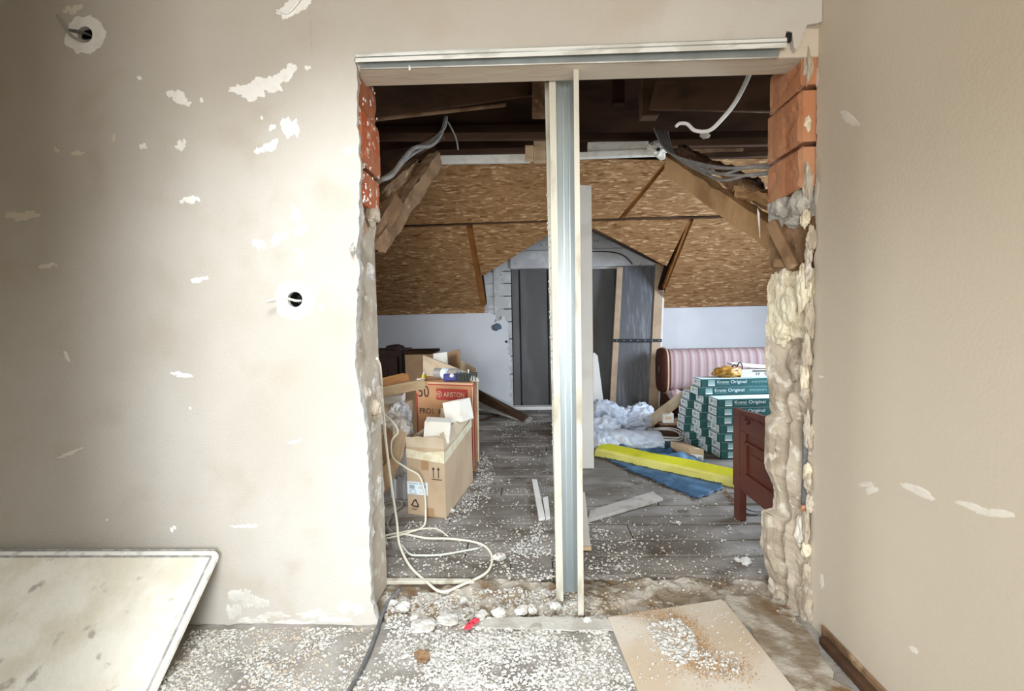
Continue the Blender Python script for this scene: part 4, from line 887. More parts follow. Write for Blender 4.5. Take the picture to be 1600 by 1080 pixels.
# timber offcuts and flattened cartons in the left stack
def bar2(name, lab, cat, A, C, YA, YC, w, h, m, part='bar', bev=.004):
    p, q = W(*A, YA), W(*C, YC); d = q-p; t = thing(name, lab, cat, (p+q)/2-V((0, 0, h/2))); b = MB(); b.box((p+q)/2, (d.length, w, h), d.to_track_quat('X', 'Z').to_matrix()); b.build(part, m, t, bevel=bev); return t
t = bar2('varnished_rail', 'orange varnished timber rail sticking out of the left stack', 'rail', (570, 606), (635, 590), 3.75, 4.0, .10, .075, 'orange_wood')
t = bar2('timber_offcut', 'pale squared timber offcut below the orange varnished rail', 'timber', (560, 618), (662, 600), 3.7, 3.95, .10, .075, 'pale_wood')
for i, (px, py, Y, s, rz_, m, lab) in enumerate([(606, 622, 3.95, (.28, .24, .07), .15, 'white_board', 'flat white carton under the timber offcut in the left stack'), (606, 640, 3.95, (.36, .30, .13), -.08, 'cardboard', 'buff carton below the flat white carton in the left stack'), (600, 690, 3.9, (.42, .34, .46), .05, 'cardboard_dark', 'dark brown carton carrying the left stack')]):
    p = W(px, py, Y); t = thing('stacked_carton', lab, 'box', p-V((0, 0, s[2]/2))); Rm = Matrix.Rotation(rz_, 3, 'Z')
    b = MB(); b.box(p, s, Rm); b.build('body', m, t, bevel=.006)
    b = MB(); b.box(p+V((0, 0, s[2]/2+.001)), (s[0]*.98, .05, .002), Rm); b.build('tape', 'tape_brown', t)
def bag(name, lab, cat, c, size, m, seed, zlow=None, part='film'):
    t = thing(name, lab, cat, (c[0], c[1], c[2]-size[2])); b = MB(); b.blob(c, size, seed, .16, 1.3, 5, sm=True, ridge=.34); b.build(part, m, t); return t
p = W(625, 652, 3.75); bag('plastic_bag', 'pale grey plastic bag slumped against the boiler carton', 'bag', p, (.085, .09, .13), 'grey_bag', 3)
p = W(612, 682, 3.35); bag('crumpled_bag', 'crumpled tan plastic bag hanging by the left jamb', 'bag', p, (.13, .15, .17), 'clear_bag', 8)
p = W(628, 700, 3.45); bag('crumpled_film', 'crumpled translucent film beside the open cardboard box', 'film', p, (.09, .12, .22), 'grey_bag', 12)
sheet('cardboard_offcut', 'bent brown cardboard offcut standing by the left jamb', 'cardboard', [(588, 730), (588, 690), (606, 668), (614, 676), (613, 712), (600, 728)], [3.0, 3.0, 3.05, 3.05, 3.05, 3.0], 'cardboard_dark', .01)
sheet('cardboard_piece', 'long buff cardboard piece leaning in front of the grey roll', 'cardboard', [(598, 775), (598, 722), (622, 670), (636, 676), (630, 712), (610, 760)], [3.0, 3.0, 3.2, 3.2, 3.15, 3.02], 'cardboard', .01)
gb = G(628, 780); t = thing('fabric_roll', 'ribbed grey fabric roll standing left of the open cardboard box', 'roll', gb)
b = MB(); ht = W(630, 690, gb.y).z
def fr_(u, v):
    a = 2*pi*u; r = .095*(1+.10*sin(9*a)+.05*nz(v*4, u*6)); return (gb.x+r*cos(a), gb.y+.06+r*.8*sin(a), .003+ht*v)
b.grid(fr_, 72, 10); b.build('cloth', 'grey_fabric', t)
flat_bar('wood_offcut', 'short grey wood offcut leaning at the foot of the left jamb', 'timber', [(592, 858), (592, 824), (598, 824), (607, 856)], .02, 'grey_plank')

# ------------------------------------------------------------------ wrapped door leaf leaning by the recess
ybt, ytp = 6.62, 6.84
def DL(px, py):      # point on the leaning leaf
    zb = 0; p0 = G(985, 652); p0.y = ybt; n = V((0, 2.0, -(ytp-ybt))).normalized(); return PL(px, py, V((0, ybt, 0)), n), n
n = DL(980, 500)[1]
t = thing('wrapped_door', 'film-wrapped door leaf with tan edges and a black strap leaning by the recess', 'door leaf', DL(990, 650)[0])
def leaf(px, m, name, off=0.0, th=.04):
    b = MB(); b.prism([DL(x, y)[0]-n*off for x, y in px], n*th); return b.build(name, m, t, bevel=.003)
leaf([(953, 652), (1014, 652), (1029, 416), (967, 416)], 'film_grey', 'film_panel', 0, .035)
leaf([(952, 640), (961, 642), (973, 418), (964, 418)], 'door_edge', 'edge_strip', .02, .06)
leaf([(1012, 652), (1027, 650), (1036, 414), (1024, 412)], 'door_edge', 'edge_strip', .03, .07)
leaf([(1027, 642), (1030, 640), (1039, 416), (1036, 415)], 'white_board', 'foam_edge', .028, .06)
leaf([(957, 530), (1033, 530), (1033, 535), (957, 535)], 'black_strap', 'strap', .036, .004)
b = MB()
for k in range(7): q = DL(963+k*11, 532.5)[0]-n*.038; b.box(q, (.012, .004, .012))
b.build('strap_print', 'grey_print', t)
t = thing('white_sheet', 'white board with a rounded shoulder leaning in the recess behind the drywall strip', 'board', G(935, 648))
pts = [W(x, y, 6.45+.2*(650-y)/100) for x, y in [(922, 650), (922, 553), (929, 551), (934, 556), (943, 628), (943, 650)]]
for p in pts: p.z = max(p.z, .003)
b = MB(); b.prism(pts, (0, .03, 0)); b.build('sheet', 'white_board', t, bevel=.004)

# ------------------------------------------------------------------ striped sofa back
yS = 6.15; xa = W(1046, 580, yS).x; zt = W(1100, 546, yS).z; zb = W(1100, 612, yS).z
t = thing('sofa', 'folded sofa with a pink striped back along the knee wall', 'sofa', ((xa+3.5)/2, yS+.25, 0))
b = MB(); hz = (zt-zb)/2; cz = (zt+zb)/2; dy = .21; Lx = 3.5-xa
def sof(u, v):
    a = 2*pi*v; X = xa+Lx*u; ca, sa = cos(a), sin(a); sq = lambda q, e: math.copysign(abs(q)**e, q)
    k = 1 + .022*abs(sin(pi*(X/.108)))-.02 - (.25 if u in (0.0, 1.0) else 0) - (.06 if 0 < u < .012 else 0)
    return (X, yS+.22-dy*sq(ca, .55)*k, cz+hz*sq(sa, .6)*k)
b.grid(sof, 260, 36); b.build('back_cushion', 'stripe', t)
b = MB()
def end_(u, v):
    a = 2*pi*v; sq = lambda q, e: math.copysign(abs(q)**e, q); r = (.2, 1.05, 1.08, 1.0)[min(3, int(u*3.01))]; X = xa+.005-(.075, .07, .02, -.02)[min(3, int(u*3.01))]
    return (X, yS+.22-dy*sq(cos(a), .55)*r, cz+hz*sq(sin(a), .6)*r-.01)
b.grid(end_, 3, 32); b.build('end_panel', 'dark_red', t)
b = MB(); b.tube([V(end_(.7, k/24)) for k in range(24)], .012, 6, close=True, smooth_pts=False); b.build('piping', 'pale_print', t)
b = MB(); b.box(((xa+3.5)/2+.05, yS+.30, (zb+.05)/2), (Lx+.05, .34, zb+.04)); b.build('base', 'dark_red', t, bevel=.02)
b = MB(); b.box(((xa+3.5)/2+.1, yS-.10, .17), (Lx-.1, .5, .30)); b.build('seat', 'dark_red', t, bevel=.03)
b = MB(); b.blob((xa+.08, yS+.04, zb-.04), (.09, .06, .08), 3, .3, 1.6, 3, sm=True); b.build('loose_cover', 'stripe', t)

# ------------------------------------------------------------------ flooring packs
PW, PH, PLN = .198, .0815, 1.29
ang = radians(3.5); pxd = V((cos(ang), sin(ang), 0)); pyd = V((-sin(ang), cos(ang), 0))
front0 = W(1122, 700, 4.33); front0.z = 0
def make_pack():
    t = thing('flooring_pack', '', 'flooring pack', (0, 0, 0), 'green flooring packs')
    b = MB(); b.box((PLN/2, PW/2, PH/2), (PLN, PW, PH-.002)); b.build('carton', 'carton_green', t, bevel=.003)
    b = MB(); b.box((PLN/2, PW/2, PH-.0004), (PLN-.004, PW-.004, .0012)); b.build('top_sheet', 'pack_top', t)
    b = MB(); b.box((-.0005, PW/2+.012, PH/2), (.0015, PW*.86, PH*.84)); lab = b.build('end_label', 'pack_label', t)
    b = MB()
    for y, z, w, h in ((.05, .052, .05, .010), (.05, .036, .03, .006), (.12, .045, .045, .030), (.06, .022, .05, .005)): b.box((-.0016, y+.015, z), (.001, w, h))
    b.build('label_print', 'grey_print', lab)
    b = MB(); b.box((.098, -.0006, .043), (.068, .0012, .056)); sq = b.build('logo_square', 'teal_print', t)
    b = MB(); b.box((.098, -.0016, .021), (.068, .001, .013)); b.build('logo_bar', 'white_print', sq)
    lettering('Krono', .021, (.071, -.001, .036), (1, 0, 0), (0, 0, 1), 'white_print', sq, off=.0012)
    lettering('Krono', .044, (.152, 0, .036), (1, 0, 0), (0, 0, 1), 'white_print', t, off=.0012, squash=1.0)
    lettering('Original', .044, (.285, 0, .036), (1, 0, 0), (0, 0, 1), 'pack_label', t, off=.0012, squash=1.15)
    lettering("everyone's", .042, (.495, 0, .036), (1, 0, 0), (0, 0, 1), 'teal_print', t, off=.0012, squash=.95)
    b = MB(); b.box((.215, -.0012, .024), (.125, .0008, .003)); b.build('underline', 'teal_print', t)
    return t
ordn = ['bottom', 'second', 'third', 'fourth', 'fifth', 'sixth', 'seventh', 'eighth', 'ninth']
proto = make_pack(); first = True
offs = {0: [.03, .03, .0, .02, -.005, -.004, .0], 1: [.05, .03, -.01, -.025, -.03, -.01, .01, -.045, -.02], 2: [.02, .0, -.06, -.05, -.04, -.02, .0]}
cname = ['front', 'middle', 'back']
for cidx, cnt in ((0, 7), (1, 9), (2, 7)):
    for k in range(cnt):
        o = proto if first else copy_tree(proto); first = False
        p = front0+pyd*((PW+.012)*cidx)+pxd*(offs[cidx][k]-.045*cidx); z = k*PH+.002
        o.location = (p.x, p.y, z); o.rotation_euler = (0, 0, ang+random.uniform(-.003, .003))
        lv = 'top' if k == cnt-1 else ordn[k]
        o['label'] = 'dark green flooring pack with pale end label, %s from the floor in the %s column' % (lv, cname[cidx]) if lv not in ('top', 'bottom') else 'dark green flooring pack with pale end label, %s of the %s column' % (lv, cname[cidx])
pk_top = front0+pyd*(PW+.012)+V((0, 0, 9*PH))
# things on the top pack
def on_pack(x, y): return front0+pyd*(PW+.012+y)+pxd*(x-.045)+V((0, 0, 9*PH+.004))
p = on_pack(.30, .12); t = thing('amber_bag', 'crumpled amber plastic bag on top of the green flooring packs', 'bag', p); b = MB(); b.blob(p+V((0, 0, .045)), (.14, .08, .055), 6, .2, 1.6, 4, sm=True, ridge=.4); b.build('film', 'amber', t)
p = on_pack(.60, .10)
t = thing('white_catalogue', 'white printed box with grey marks lying on the flooring packs', 'box', p); b = MB(); b.box(p+V((.06, .02, .035)), (.50, .16, .066), Matrix.Rotation(-.06, 3, 'Z')); b.build('body', 'paper', t, bevel=.004)
Rm = Matrix.Rotation(-.06, 3, 'Z'); fo = p+V((.06, .02, .035))+Rm @ V((-.25, -.081, -.033)); fx_ = Rm @ V((1, 0, 0)); fn_ = Rm @ V((0, -1, 0))
lettering('H', .05, fo+fx_*.14+up*.012, fx_, up, 'black_print', t, off=.001); lettering('el', .062, fo+fx_*.36+up*.010, fx_, up, 'grey_print', t, off=.001)
b = MB(); c0 = fo+fx_*.25+up*.035
for k in range(6):
    a = k*pi/6; q = (fx_*cos(a)+up*sin(a)); w = fn_.cross(q)*.004; b.prism([c0-q*.026-w, c0+q*.026-w, c0+q*.026+w, c0-q*.026+w], fn_*.0012)
b.build('star_print', 'grey_print', t)
b = MB(); b.box(fo+fx_*.21+up*.060+fn_*.001, (.20, .002, .012), Rm); b.build('dark_band', 'dark_device', t)
p = on_pack(.55, .16); t = thing('white_tray', 'white flat tray tilted across the top of the printed box', 'tray', p+V((0, 0, .09)))
Rm = Matrix.Rotation(-.05, 3, 'Z') @ Matrix.Rotation(.10, 3, 'Y'); b = MB(); b.box(p+V((.03, .02, .10)), (.46, .14, .026), Rm); b.build('board', 'paper', t, bevel=.004)
b = MB(); b.box(p+V((.22, -.03, .088)), (.10, .06, .010), Rm); b.build('dark_corner', 'dark_device', t)
p = on_pack(.40, .05); t = thing('wire_hooks', 'two bent dark wire hooks at the end of the white tray', 'hooks', p+V((0, 0, .10)))
for k in range(2):
    q = p+V((-.05+.055*k, .06, .10+.02*k)); b = MB(); b.tube([q+V((-.02, 0, -.05)), q+V((-.015, 0, 0)), q+V((.005, 0, .02)), q+V((.025, 0, 0)), q+V((.028, 0, -.05))], .006, 6); b.build('hook', 'dark_red', t)

# ------------------------------------------------------------------ bed board
hb = G(1153, 808); xh = W(1148, 700, hb.y).x; y1 = hb.y+.02; y0 = 2.33
t = thing('bed_headboard', 'red-brown panelled bed headboard standing behind the right jamb', 'headboard', (xh+.02, (y0+y1)/2, 0))
zr = W(1148, 637, y1).z; zbm = W(1158, 757, y1).z; zmid = W(1160, 735, y1).z
def hbx(name, ya, yb, za, zb_, x=.0, w=.032, m='headboard', par=None, bev=.004):
    b = MB(); b.box((xh+x+w/2, (ya+yb)/2, (za+zb_)/2), (w, abs(yb-ya), zb_-za)); return b.build(name, m, par or t, bevel=bev)
hbx('leg', y1-.085, y1-.01, 0, zbm+.02, 0, .05)
hbx('post', y1-.085, y1, zbm, zr, -.004, .045)
b = MB(); ny = 20; tp = [(y1-.085-(y1-.085-y0)*k/ny) for k in range(ny+1)]
arch = lambda y: zr-.012+.035*sin(pi*min(1, (y1-y)/.9))
pl = [V((xh, y, arch(y))) for y in tp]+[V((xh, tp[-1], zr-.13)), V((xh, tp[0], zr-.13))]; b.prism(pl, (.034, 0, 0)); b.build('top_rail', 'headboard', t, bevel=.004)
hbx('bottom_rail', y0, y1-.085, zbm, zbm+.115)
hbx('stile', y1-.17, y1-.085, zbm+.115, zr-.13)
hbx('stile', y0, y0+.08, zbm+.115, zr-.13)
hbx('panel', y0+.08, y1-.17, zbm+.115, zr-.13, .012, .012)
for ya, yb, za, zb_ in ((y0+.08, y1-.17, zbm+.115, zbm+.132), (y0+.08, y1-.17, zr-.20, zr-.183), (y1-.187, y1-.17, zbm+.132, zr-.183)):
    hbx('moulding', ya, yb, za, zb_, -.006, .02)
hbx('panel_field', y0+.14, y1-.23, zbm+.19, zr-.25, .004, .012)
b = MB(); q = V((xh-.004, y1-.20, zr-.045)); b.tube([q+V((0, .018*cos(a), .018*sin(a))) for a in [k*pi/7 for k in range(12)]], .006, 6); b.build('carved_scroll', 'headboard_dark', t)
b = MB(); b.tube([V((xh-.003, y1-.09-.05*k, zr-.03+.008*(k % 2))) for k in range(9)], .005, 6); b.build('carved_line', 'headboard', t)

# ------------------------------------------------------------------ yellow channel, blue tarp, white film and the rest on the floor
A0, A1 = G(932, 714), G(1143, 761); dA = (A1-A0).normalized(); nA = V((-dA.y, dA.x, 0)); LA = (A1-A0).length+.12; A0 = A0-dA*.02
t = thing('yellow_profile', 'long bright yellow packing profile lying over the blue tarp', 'profile', A0+dA*LA/2)
prof = [(0, .0, 'yellow_pale'), (0, .05, ''), (.03, .072, ''), (.13, .105, ''), (.15, .10, ''), (.15, .0, '')]
b = MB(); n = 24
for k in range(n+1):
    for (a, z, _) in prof: b.v.append(A0+dA*(LA*k/n)+nA*(a+.01*sin(k*.5))+up*(z+.004+.004*nz(k*.6, a*20)))
m6 = len(prof)
for k in range(n):
    for q in range(m6): b.f.append((k*m6+q, k*m6+(q+1) % m6, (k+1)*m6+(q+1) % m6, (k+1)*m6+q)); b.mi.append(1 if q in (0, 1) else 0); b.sm.append(False)
b.f += [list(range(m6)), [n*m6+q for q in range(m6)][::-1]]; b.mi += [0, 0]; b.sm += [False, False]
b.build('channel', ['yellow', 'yellow_pale'], t)
b = MB(); b.tube([A0+dA*(LA*k/12)+nA*.012+up*.058 for k in range(13)], .009, 8); b.build('ridge', 'yellow_pale', t)
t = thing('blue_tarp', 'crumpled blue tarpaulin spread under the yellow profile', 'tarp', G(1060, 740))
c_ = [G(985, 738), G(1090, 783), G(1132, 765), G(1112, 742), G(1090, 712), G(1050, 695), G(985, 700), G(935, 712)]
def poly_sheet(poly, hfn, res=.035):
    xs = [p.x for p in poly]; ys_ = [p.y for p in poly]; b = MB(); nx = int((max(xs)-min(xs))/res)+1; ny = int((max(ys_)-min(ys_))/res)+1; idx = {}
    def ins(x, y):
        c = False; n = len(poly)
        for i in range(n):
            a, d = poly[i], poly[(i+1) % n]
            if (a.y > y) != (d.y > y) and x < (d.x-a.x)*(y-a.y)/(d.y-a.y)+a.x: c = not c
        return c
    def vid(i, j):
        if (i, j) not in idx:
            x, y = min(xs)+i*res, min(ys_)+j*res; idx[(i, j)] = len(b.v); b.v.append(V((x+.012*nz(x*20, y*20), y+.012*nz(y*20, x*20, 3), hfn(x, y))))
        return idx[(i, j)]
    for i in range(nx):
        for j in range(ny):
            if ins(min(xs)+(i+.5)*res, min(ys_)+(j+.5)*res): b.f.append((vid(i, j), vid(i+1, j), vid(i+1, j+1), vid(i, j+1))); b.mi.append(0); b.sm.append(True)
    return b
def front_side(x, y): return (V((x, y, 0))-A0).dot(nA)
b = poly_sheet(c_, lambda x, y: (.010+.014*abs(fb(x, y, 0, 7)) if front_side(x, y) < .17 else .03+.10*abs(fb(x, y, 1, 3.2))) if front_side(x, y) < 0 or front_side(x, y) > .17 else .004, .022); b.build('sheet', 'blue_tarp', t, solid=.002)
t = thing('white_film_roll', 'big crumpled roll of white plastic film lying beyond the yellow profile', 'film roll', G(975, 700))
b = MB(); P0, P1 = W(915, 690, 4.75), W(1032, 686, 4.65)
def roll(u, v):
    a = 2*pi*v; c = P0.lerp(P1, u); r = .15-.02*u; k = 1.02+.08*fb(u*3, cos(a)*.7, sin(a)*.7, 1.2, 3)-.22*abs(nz(u*3+cos(a)*.6, sin(a)*.8, 3, 1.8))-.10*abs(nz(u*5, cos(a), sin(a), 3.1))
    if u in (0.0, 1.0): k = .3
    return (c.x, c.y-.02+r*1.25*cos(a)*k, .11+r*.72*sin(a)*k)
b.grid(roll, 110, 70); b.build('roll', 'white_film', t)
for i, (px, py, Y, s) in enumerate([(945, 655, 5.3, (.26, .20, .22)), (985, 655, 5.5, (.26, .2, .17)), (1003, 640, 5.6, (.13, .14, .11)), (940, 672, 4.95, (.22, .16, .16)), (935, 640, 5.6, (.16, .14, .14))]):
    p = W(px, py, Y); p.z = max(p.z-.03, s[2]*.7); b = MB(); b.blob(p, s, i+40, .15, 1.2, 5, sm=True, ridge=.38); b.build('crumpled_fold', 'white_film', t)
c = G(1032, 680, .10); t = thing('hose_coil', 'loose coil of thin white hose beside the white film', 'hose', c-V((0, 0, .02)))
for k, (rx, ry, dz, dx) in enumerate([(.225, .22, .0, 0), (.205, .20, .025, .02), (.21, .215, .012, -.015)]):
    b = MB(); b.tube([c+V((dx+rx*cos(a), ry*sin(a), dz+.012*sin(2*a))) for a in [2*pi*j/40 for j in range(40)]], .0065, 7, close=True, smooth_pts=False); b.build('coil', 'cable_white', t)
# leaning board in front of the sofa
t = thing('leaning_board', 'long tan board leaning from the floor up to the flooring packs', 'board', G(1006, 668))
q0, q1, q2, q3 = W(998, 662, 5.5), W(1008, 668, 5.45), W(1098, 602, 4.98), W(1074, 604, 5.05); q0.z = max(.01, q0.z); q1.z = .005
b = MB(); nn = (q3-q0).cross(q1-q0).normalized(); b.prism([q0, q1, q2, q3], nn*.03); b.build('board', 'cardboard_dust', t, bevel=.004)
b = MB(); b.prism([q1, q2, q2+(q2-q3).normalized()*.025, q1+(q2-q3).normalized()*.025], nn*.031); b.build('edge', 'pale_wood', t)
# small boxes
p = G(1089, 727); t = thing('small_carton', 'small buff carton with a barcode label in front of the flooring packs', 'box', p+V((0, .1, 0)))
a, c2 = G(1077, 724), G(1100, 727); xd = (c2-a).normalized(); dp = V((-.10, .24, 0)); hh = W(1088, 700, a.y).z; b = MB(); b.hexa([a, c2, c2+dp, a+dp], [a+up*hh, c2+up*hh, c2+dp+up*hh, a+dp+up*hh]); b.build('body', 'cardboard', t, bevel=.004)
nd = V((xd.y, -xd.x, 0)); quadp(a+xd*.02+up*.015, xd, up, (c2-a).length-.03, hh*.52, nd, .002).build('label', 'paper', t)
quadp(a+xd*.075+up*.02, xd, up, .035, hh*.38, nd, .0035).build('label_print', 'grey_print', t)
b = MB(); b.box(a+xd*.07+dp*.5+up*(hh+.001), (.05, .20, .002), Matrix.Rotation(.39, 3, 'Z')); b.build('tape', 'tape_brown', t)
pb = W(1056, 672, 5.3); t = thing('dark_crate', 'low dark crate under the little white box beside the sofa', 'crate', (pb.x, 5.35, 0))
a, c2 = W(1034, 665, 5.2), W(1078, 664, 5.2); b = MB(); b.box(((a.x+c2.x)/2, 5.36, a.z/2), (c2.x-a.x, .3, a.z)); b.build('body', 'brown_wood', t, bevel=.006)
b = MB(); b.box(((a.x+c2.x)/2, 5.36, a.z+.006), (c2.x-a.x+.02, .32, .012)); b.build('lid', 'old_wood', t)
zc = a.z+.013; t = thing('white_box', 'little white box with a print standing on the dark crate', 'box', (W(1044, 656, 5.25).x, 5.3, zc)); x0, x1 = W(1036, 656, 5.25).x, W(1053, 656, 5.25).x
b = MB(); b.box(((x0+x1)/2, 5.31, zc+.055), (x1-x0, .11, .11)); b.build('body', 'white_board', t, bevel=.004); b = MB(); b.box(((x0+x1)/2, 5.254, zc+.06), ((x1-x0)*.6, .002, .035)); b.build('print', 'pale_print', t)
# metal bits by the bed leg
p = G(1139, 776); t = thing('chain', 'short rusty chain lying at the end of the blue tarp', 'chain', p)
for k in range(7):
    q = G(1131+2.6*k, 766+3.2*k, .008); b = MB(); rm = [q+V((.016*cos(a), .012*sin(a)*(1 if k % 2 else .4), .010*sin(a)*(0 if k % 2 else 1))) for a in [2*pi*j/10 for j in range(10)]]; b.tube(rm, .0035, 5, close=True, smooth_pts=False); b.build('link', 'old_wood', t)
p = G(1172, 800); t = thing('steel_disc', 'flat steel disc with a bent wire lying under the headboard', 'disc', p); b = MB(); b.tube([p+V((0, 0, .003)), p+V((0, 0, .009))], .055, 20, smooth_pts=False); b.build('disc', 'steel', t); b = MB(); b.tube([G(1160, 786, .02), G(1168, 796, .01), G(1182, 800, .01), G(1196, 797, .012)], .005, 6); b.build('wire', 'cable_grey_dark', t)

# ------------------------------------------------------------------ pieces under the roof
def strip3(name, lab, cat, A, C, Y0, Y1, w, h, m, part='strip'):
    p, q = W(*A, Y0), W(*C, Y1); d = q-p; t = thing(name, lab, cat, (p+q)/2-V((0, 0, h/2))); b = MB(); b.box((p+q)/2, (d.length, w, h), d.to_track_quat('X', 'Z').to_matrix()); b.build(part, m, t, bevel=.005); return t
strip3('foam_strip', 'long white foam strip on top of the roof boards left of the stud', 'foam strip', (687, 250), (829, 248), 4.75, 4.75, .06, .075, 'foam')
strip3('foam_strip', 'white foam board lying on the longer strip right of the stud', 'foam strip', (918, 231), (1012, 227), 4.75, 4.7, .08, .085, 'foam')
strip3('foam_strip', 'lower white foam strip on the roof boards right of the stud', 'foam strip', (900, 244), (1032, 239), 4.7, 4.65, .06, .055, 'foam')
p = W(1028, 234, 4.55); t = thing('torn_foam', 'ragged dark-holed foam lump at the end of the right foam strips', 'foam lump', p-V((0, 0, .06))); b = MB(); b.blob(p, (.10, .06, .07), 9, .5, 1.6, 3); b.build('lump', 'foam', t); b = MB(); b.blob(p+V((.0, -.055, -.02)), (.035, .02, .022), 2, .2, 1.5, 2); b.build('hole', 'hole_dark', t)
def cable(name, lab, pts, r, m, part='sheath', group=None, **kw):
    pp = [W(x, y, Y) for x, y, Y in pts]; c = sum(pp, V((0, 0, 0)))/len(pp); t = thing(name, lab, 'cable', pp[-1], group); b = MB(); b.tube(pp, r, 8, **kw); b.build(part, m, t); return t
cable('roof_cable', 'grey cable drooping over the left rafter, upper strand', [(697, 182, 3.6), (694, 200, 3.5), (668, 226, 3.2), (640, 244, 2.9), (615, 268, 2.6), (590, 284, 2.4)], .011, 'cable_grey')
cable('roof_cable', 'paler grey cable drooping over the left rafter, lower strand', [(697, 184, 3.6), (688, 212, 3.4), (672, 228, 3.15), (648, 231, 2.9), (628, 252, 2.65), (612, 274, 2.5), (594, 281, 2.38)], .013, 'cable_grey')
cable('roof_cable', 'thin cable stub hanging in the dark left of the stud', [(700, 190, 3.8), (712, 214, 3.8), (716, 234, 3.8)], .006, 'cable_grey')
cable('roof_cable', 'white hooked cable dangling below the lintel on the right', [(1176, 96, 2.6), (1170, 118, 2.6), (1150, 158, 2.62), (1128, 186, 2.64), (1108, 204, 2.66), (1086, 204, 2.68), (1074, 194, 2.7), (1062, 193, 2.7), (1056, 198, 2.7)], lambda q: .013-.004*q, 'cable_white')
for k in range(5):
    o = k*4.5
    cable('bundle_cable', 'grey cable of the bundle sagging over the right rafter, %s strand' % ['topmost', 'second from top', 'middle', 'fourth from top', 'lowest'][k], [(1022+k*5, 200+k, 3.9), (1034+k*4, 226+o*.4, 3.6), (1052+k*3, 242+o*.5, 3.3), (1088+k*2, 254+o*.8, 2.95), (1130, 262+o*1.1-(k % 2)*4, 2.65), (1170, 262+o*.9-(k % 3)*5, 2.5), (1215, 254+o*.8+(k % 2)*5, 2.36)], .0085, 'cable_bundle', group='cable bundle over the right rafter')
p = W(1102, 212, 2.9); t = thing('mortar_clod', 'small grey clod on the timber below the hooked white cable', 'clod', p-V((0, 0, .02))); b = MB(); b.blob(p, (.03, .025, .02), 5, .3, 1.6, 2); b.build('clod', 'grey_concrete', t)
# cables out of the wall sockets
cable('socket_cable', 'grey-white cable end bent out of the round socket hole beside the opening', [(473, 470, D0+.03), (462, 470, D0-.004), (446, 466, D0-.02), (430, 468, D0-.03), (417, 471, D0-.035)], .0055, 'cable_white')
cable('socket_cable', 'dark cable end curling out of the upper left socket hole', [(146, 63, D0+.03), (130, 64, D0-.006), (112, 56, D0-.025), (101, 42, D0-.035), (90, 24, D0-.045)], .006, 'cable_grey')
cable('socket_cable', 'second short cable end in the upper left socket hole', [(143, 56, D0+.04), (126, 50, D0-.002), (108, 47, D0-.012)], .006, 'cable_grey_dark')

# ------------------------------------------------------------------ cords over the floor
def cord(name, lab, pts, r, m):
    pp = [W(x, y, z[1]) if isinstance(z, tuple) else G(x, y, z) for x, y, z in pts]; t = thing(name, lab, 'cable', pp[-1]); b = MB(); b.tube(pp, r, 8); b.build('sheath', m, t)
    return t
cord('extension_cord', 'long cream cord hanging at the left jamb and looping over the boards', [(589, 560, ('Y', 2.24)), (594, 575, ('Y', 2.31)), (597, 620, ('Y', 2.42)), (603, 690, ('Y', 2.55)), (612, 760, ('Y', 2.62)), (620, 815, ('Y', 2.7)), (624, 850, .05), (640, 884, .014), (665, 908, .012), (690, 925, .012), (722, 914, .012), (760, 895, .010), (769, 872, .010), (758, 854, .010), (735, 846, .010), (700, 842, .010), (665, 841, .010), (625, 834, .010), (600, 838, .010)], .0068, 'cable_cream')
cord('cord', 'cream cord dropping from the open cardboard box to the boards', [(590, 640, ('Y', 3.0)), (612, 658, ('Y', 3.02)), (622, 675, ('Y', 3.02)), (612, 690, ('Y', 3.02)), (614, 715, ('Y', 3.02)), (636, 732, ('Y', 3.02)), (655, 744, ('Y', 3.03)), (663, 770, ('Y', 3.02)), (665, 800, ('Y', 3.02)), (662, 822, .012), (640, 832, .010), (612, 840, .010), (600, 842, .010)], .0062, 'cable_cream')
cord('cord', 'pale greenish cord curving over the boards inside the cream loop', [(628, 852, .012), (640, 866, .010), (660, 868, .010), (690, 867, .010), (720, 862, .010), (747, 857, .010)], .006, mat('cord_green', (.62, .64, .54), .5))
cord('cord', 'thin pale cord crossing the boards behind the cream loop', [(622, 833, .010), (650, 828, .010), (680, 826, .010), (700, 838, .010)], .0045, 'cable_cream')
cord('cord', 'thin dark cord curling on the boards by the left jamb', [(600, 785, .02), (625, 783, .012), (628, 792, .010), (612, 805, .010), (606, 820, .010), (614, 832, .010)], .004, 'cable_grey')
cord('floor_cable', 'thick grey cable running over the rubble at the foot of the left wall', [(625, 920, .03), (606, 942, .02), (598, 958, .016), (582, 1005, .014), (565, 1045, .012), (548, 1075, .012), (525, 1110, .012)], .0085, 'cable_grey_dark')

# ------------------------------------------------------------------ board and timber in the foreground
pts = [G(950, 968, .012), G(1117, 942, .012), G(1126, 940, .012), G(1133, 944, .012), G(1250, 1092, .012), G(1250, 1180, .012), G(1035, 1180, .012)]
pts_ply = list(pts)
t = thing('plywood_sheet', 'tan sheet with rusty sawdust lying before the threshold on the right', 'sheet', (G(1100, 1030).x, G(1100, 1030).y, .002)); b = MB(); b.prism(pts, (0, 0, .012)); b.build('sheet', 'ply', t, bevel=.002)
t = thing('timber_baton', 'dark broken timber lying along the foot of the right wall', 'timber', (1.16, 1.6, 0))
a, c = XP(1262, 1000, XR-.035), XP(1318, 1090, XR-.035)
p0, p1 = V((XR-.03, 1.86, .02)), V((XR-.035, 1.25, .02)); d = p1-p0; b = MB(); b.box((p0+p1)/2, (d.length, .035, .035), d.to_track_quat('X', 'Z').to_matrix()); b.build('baton', 'brown_wood', t, bevel=.008)
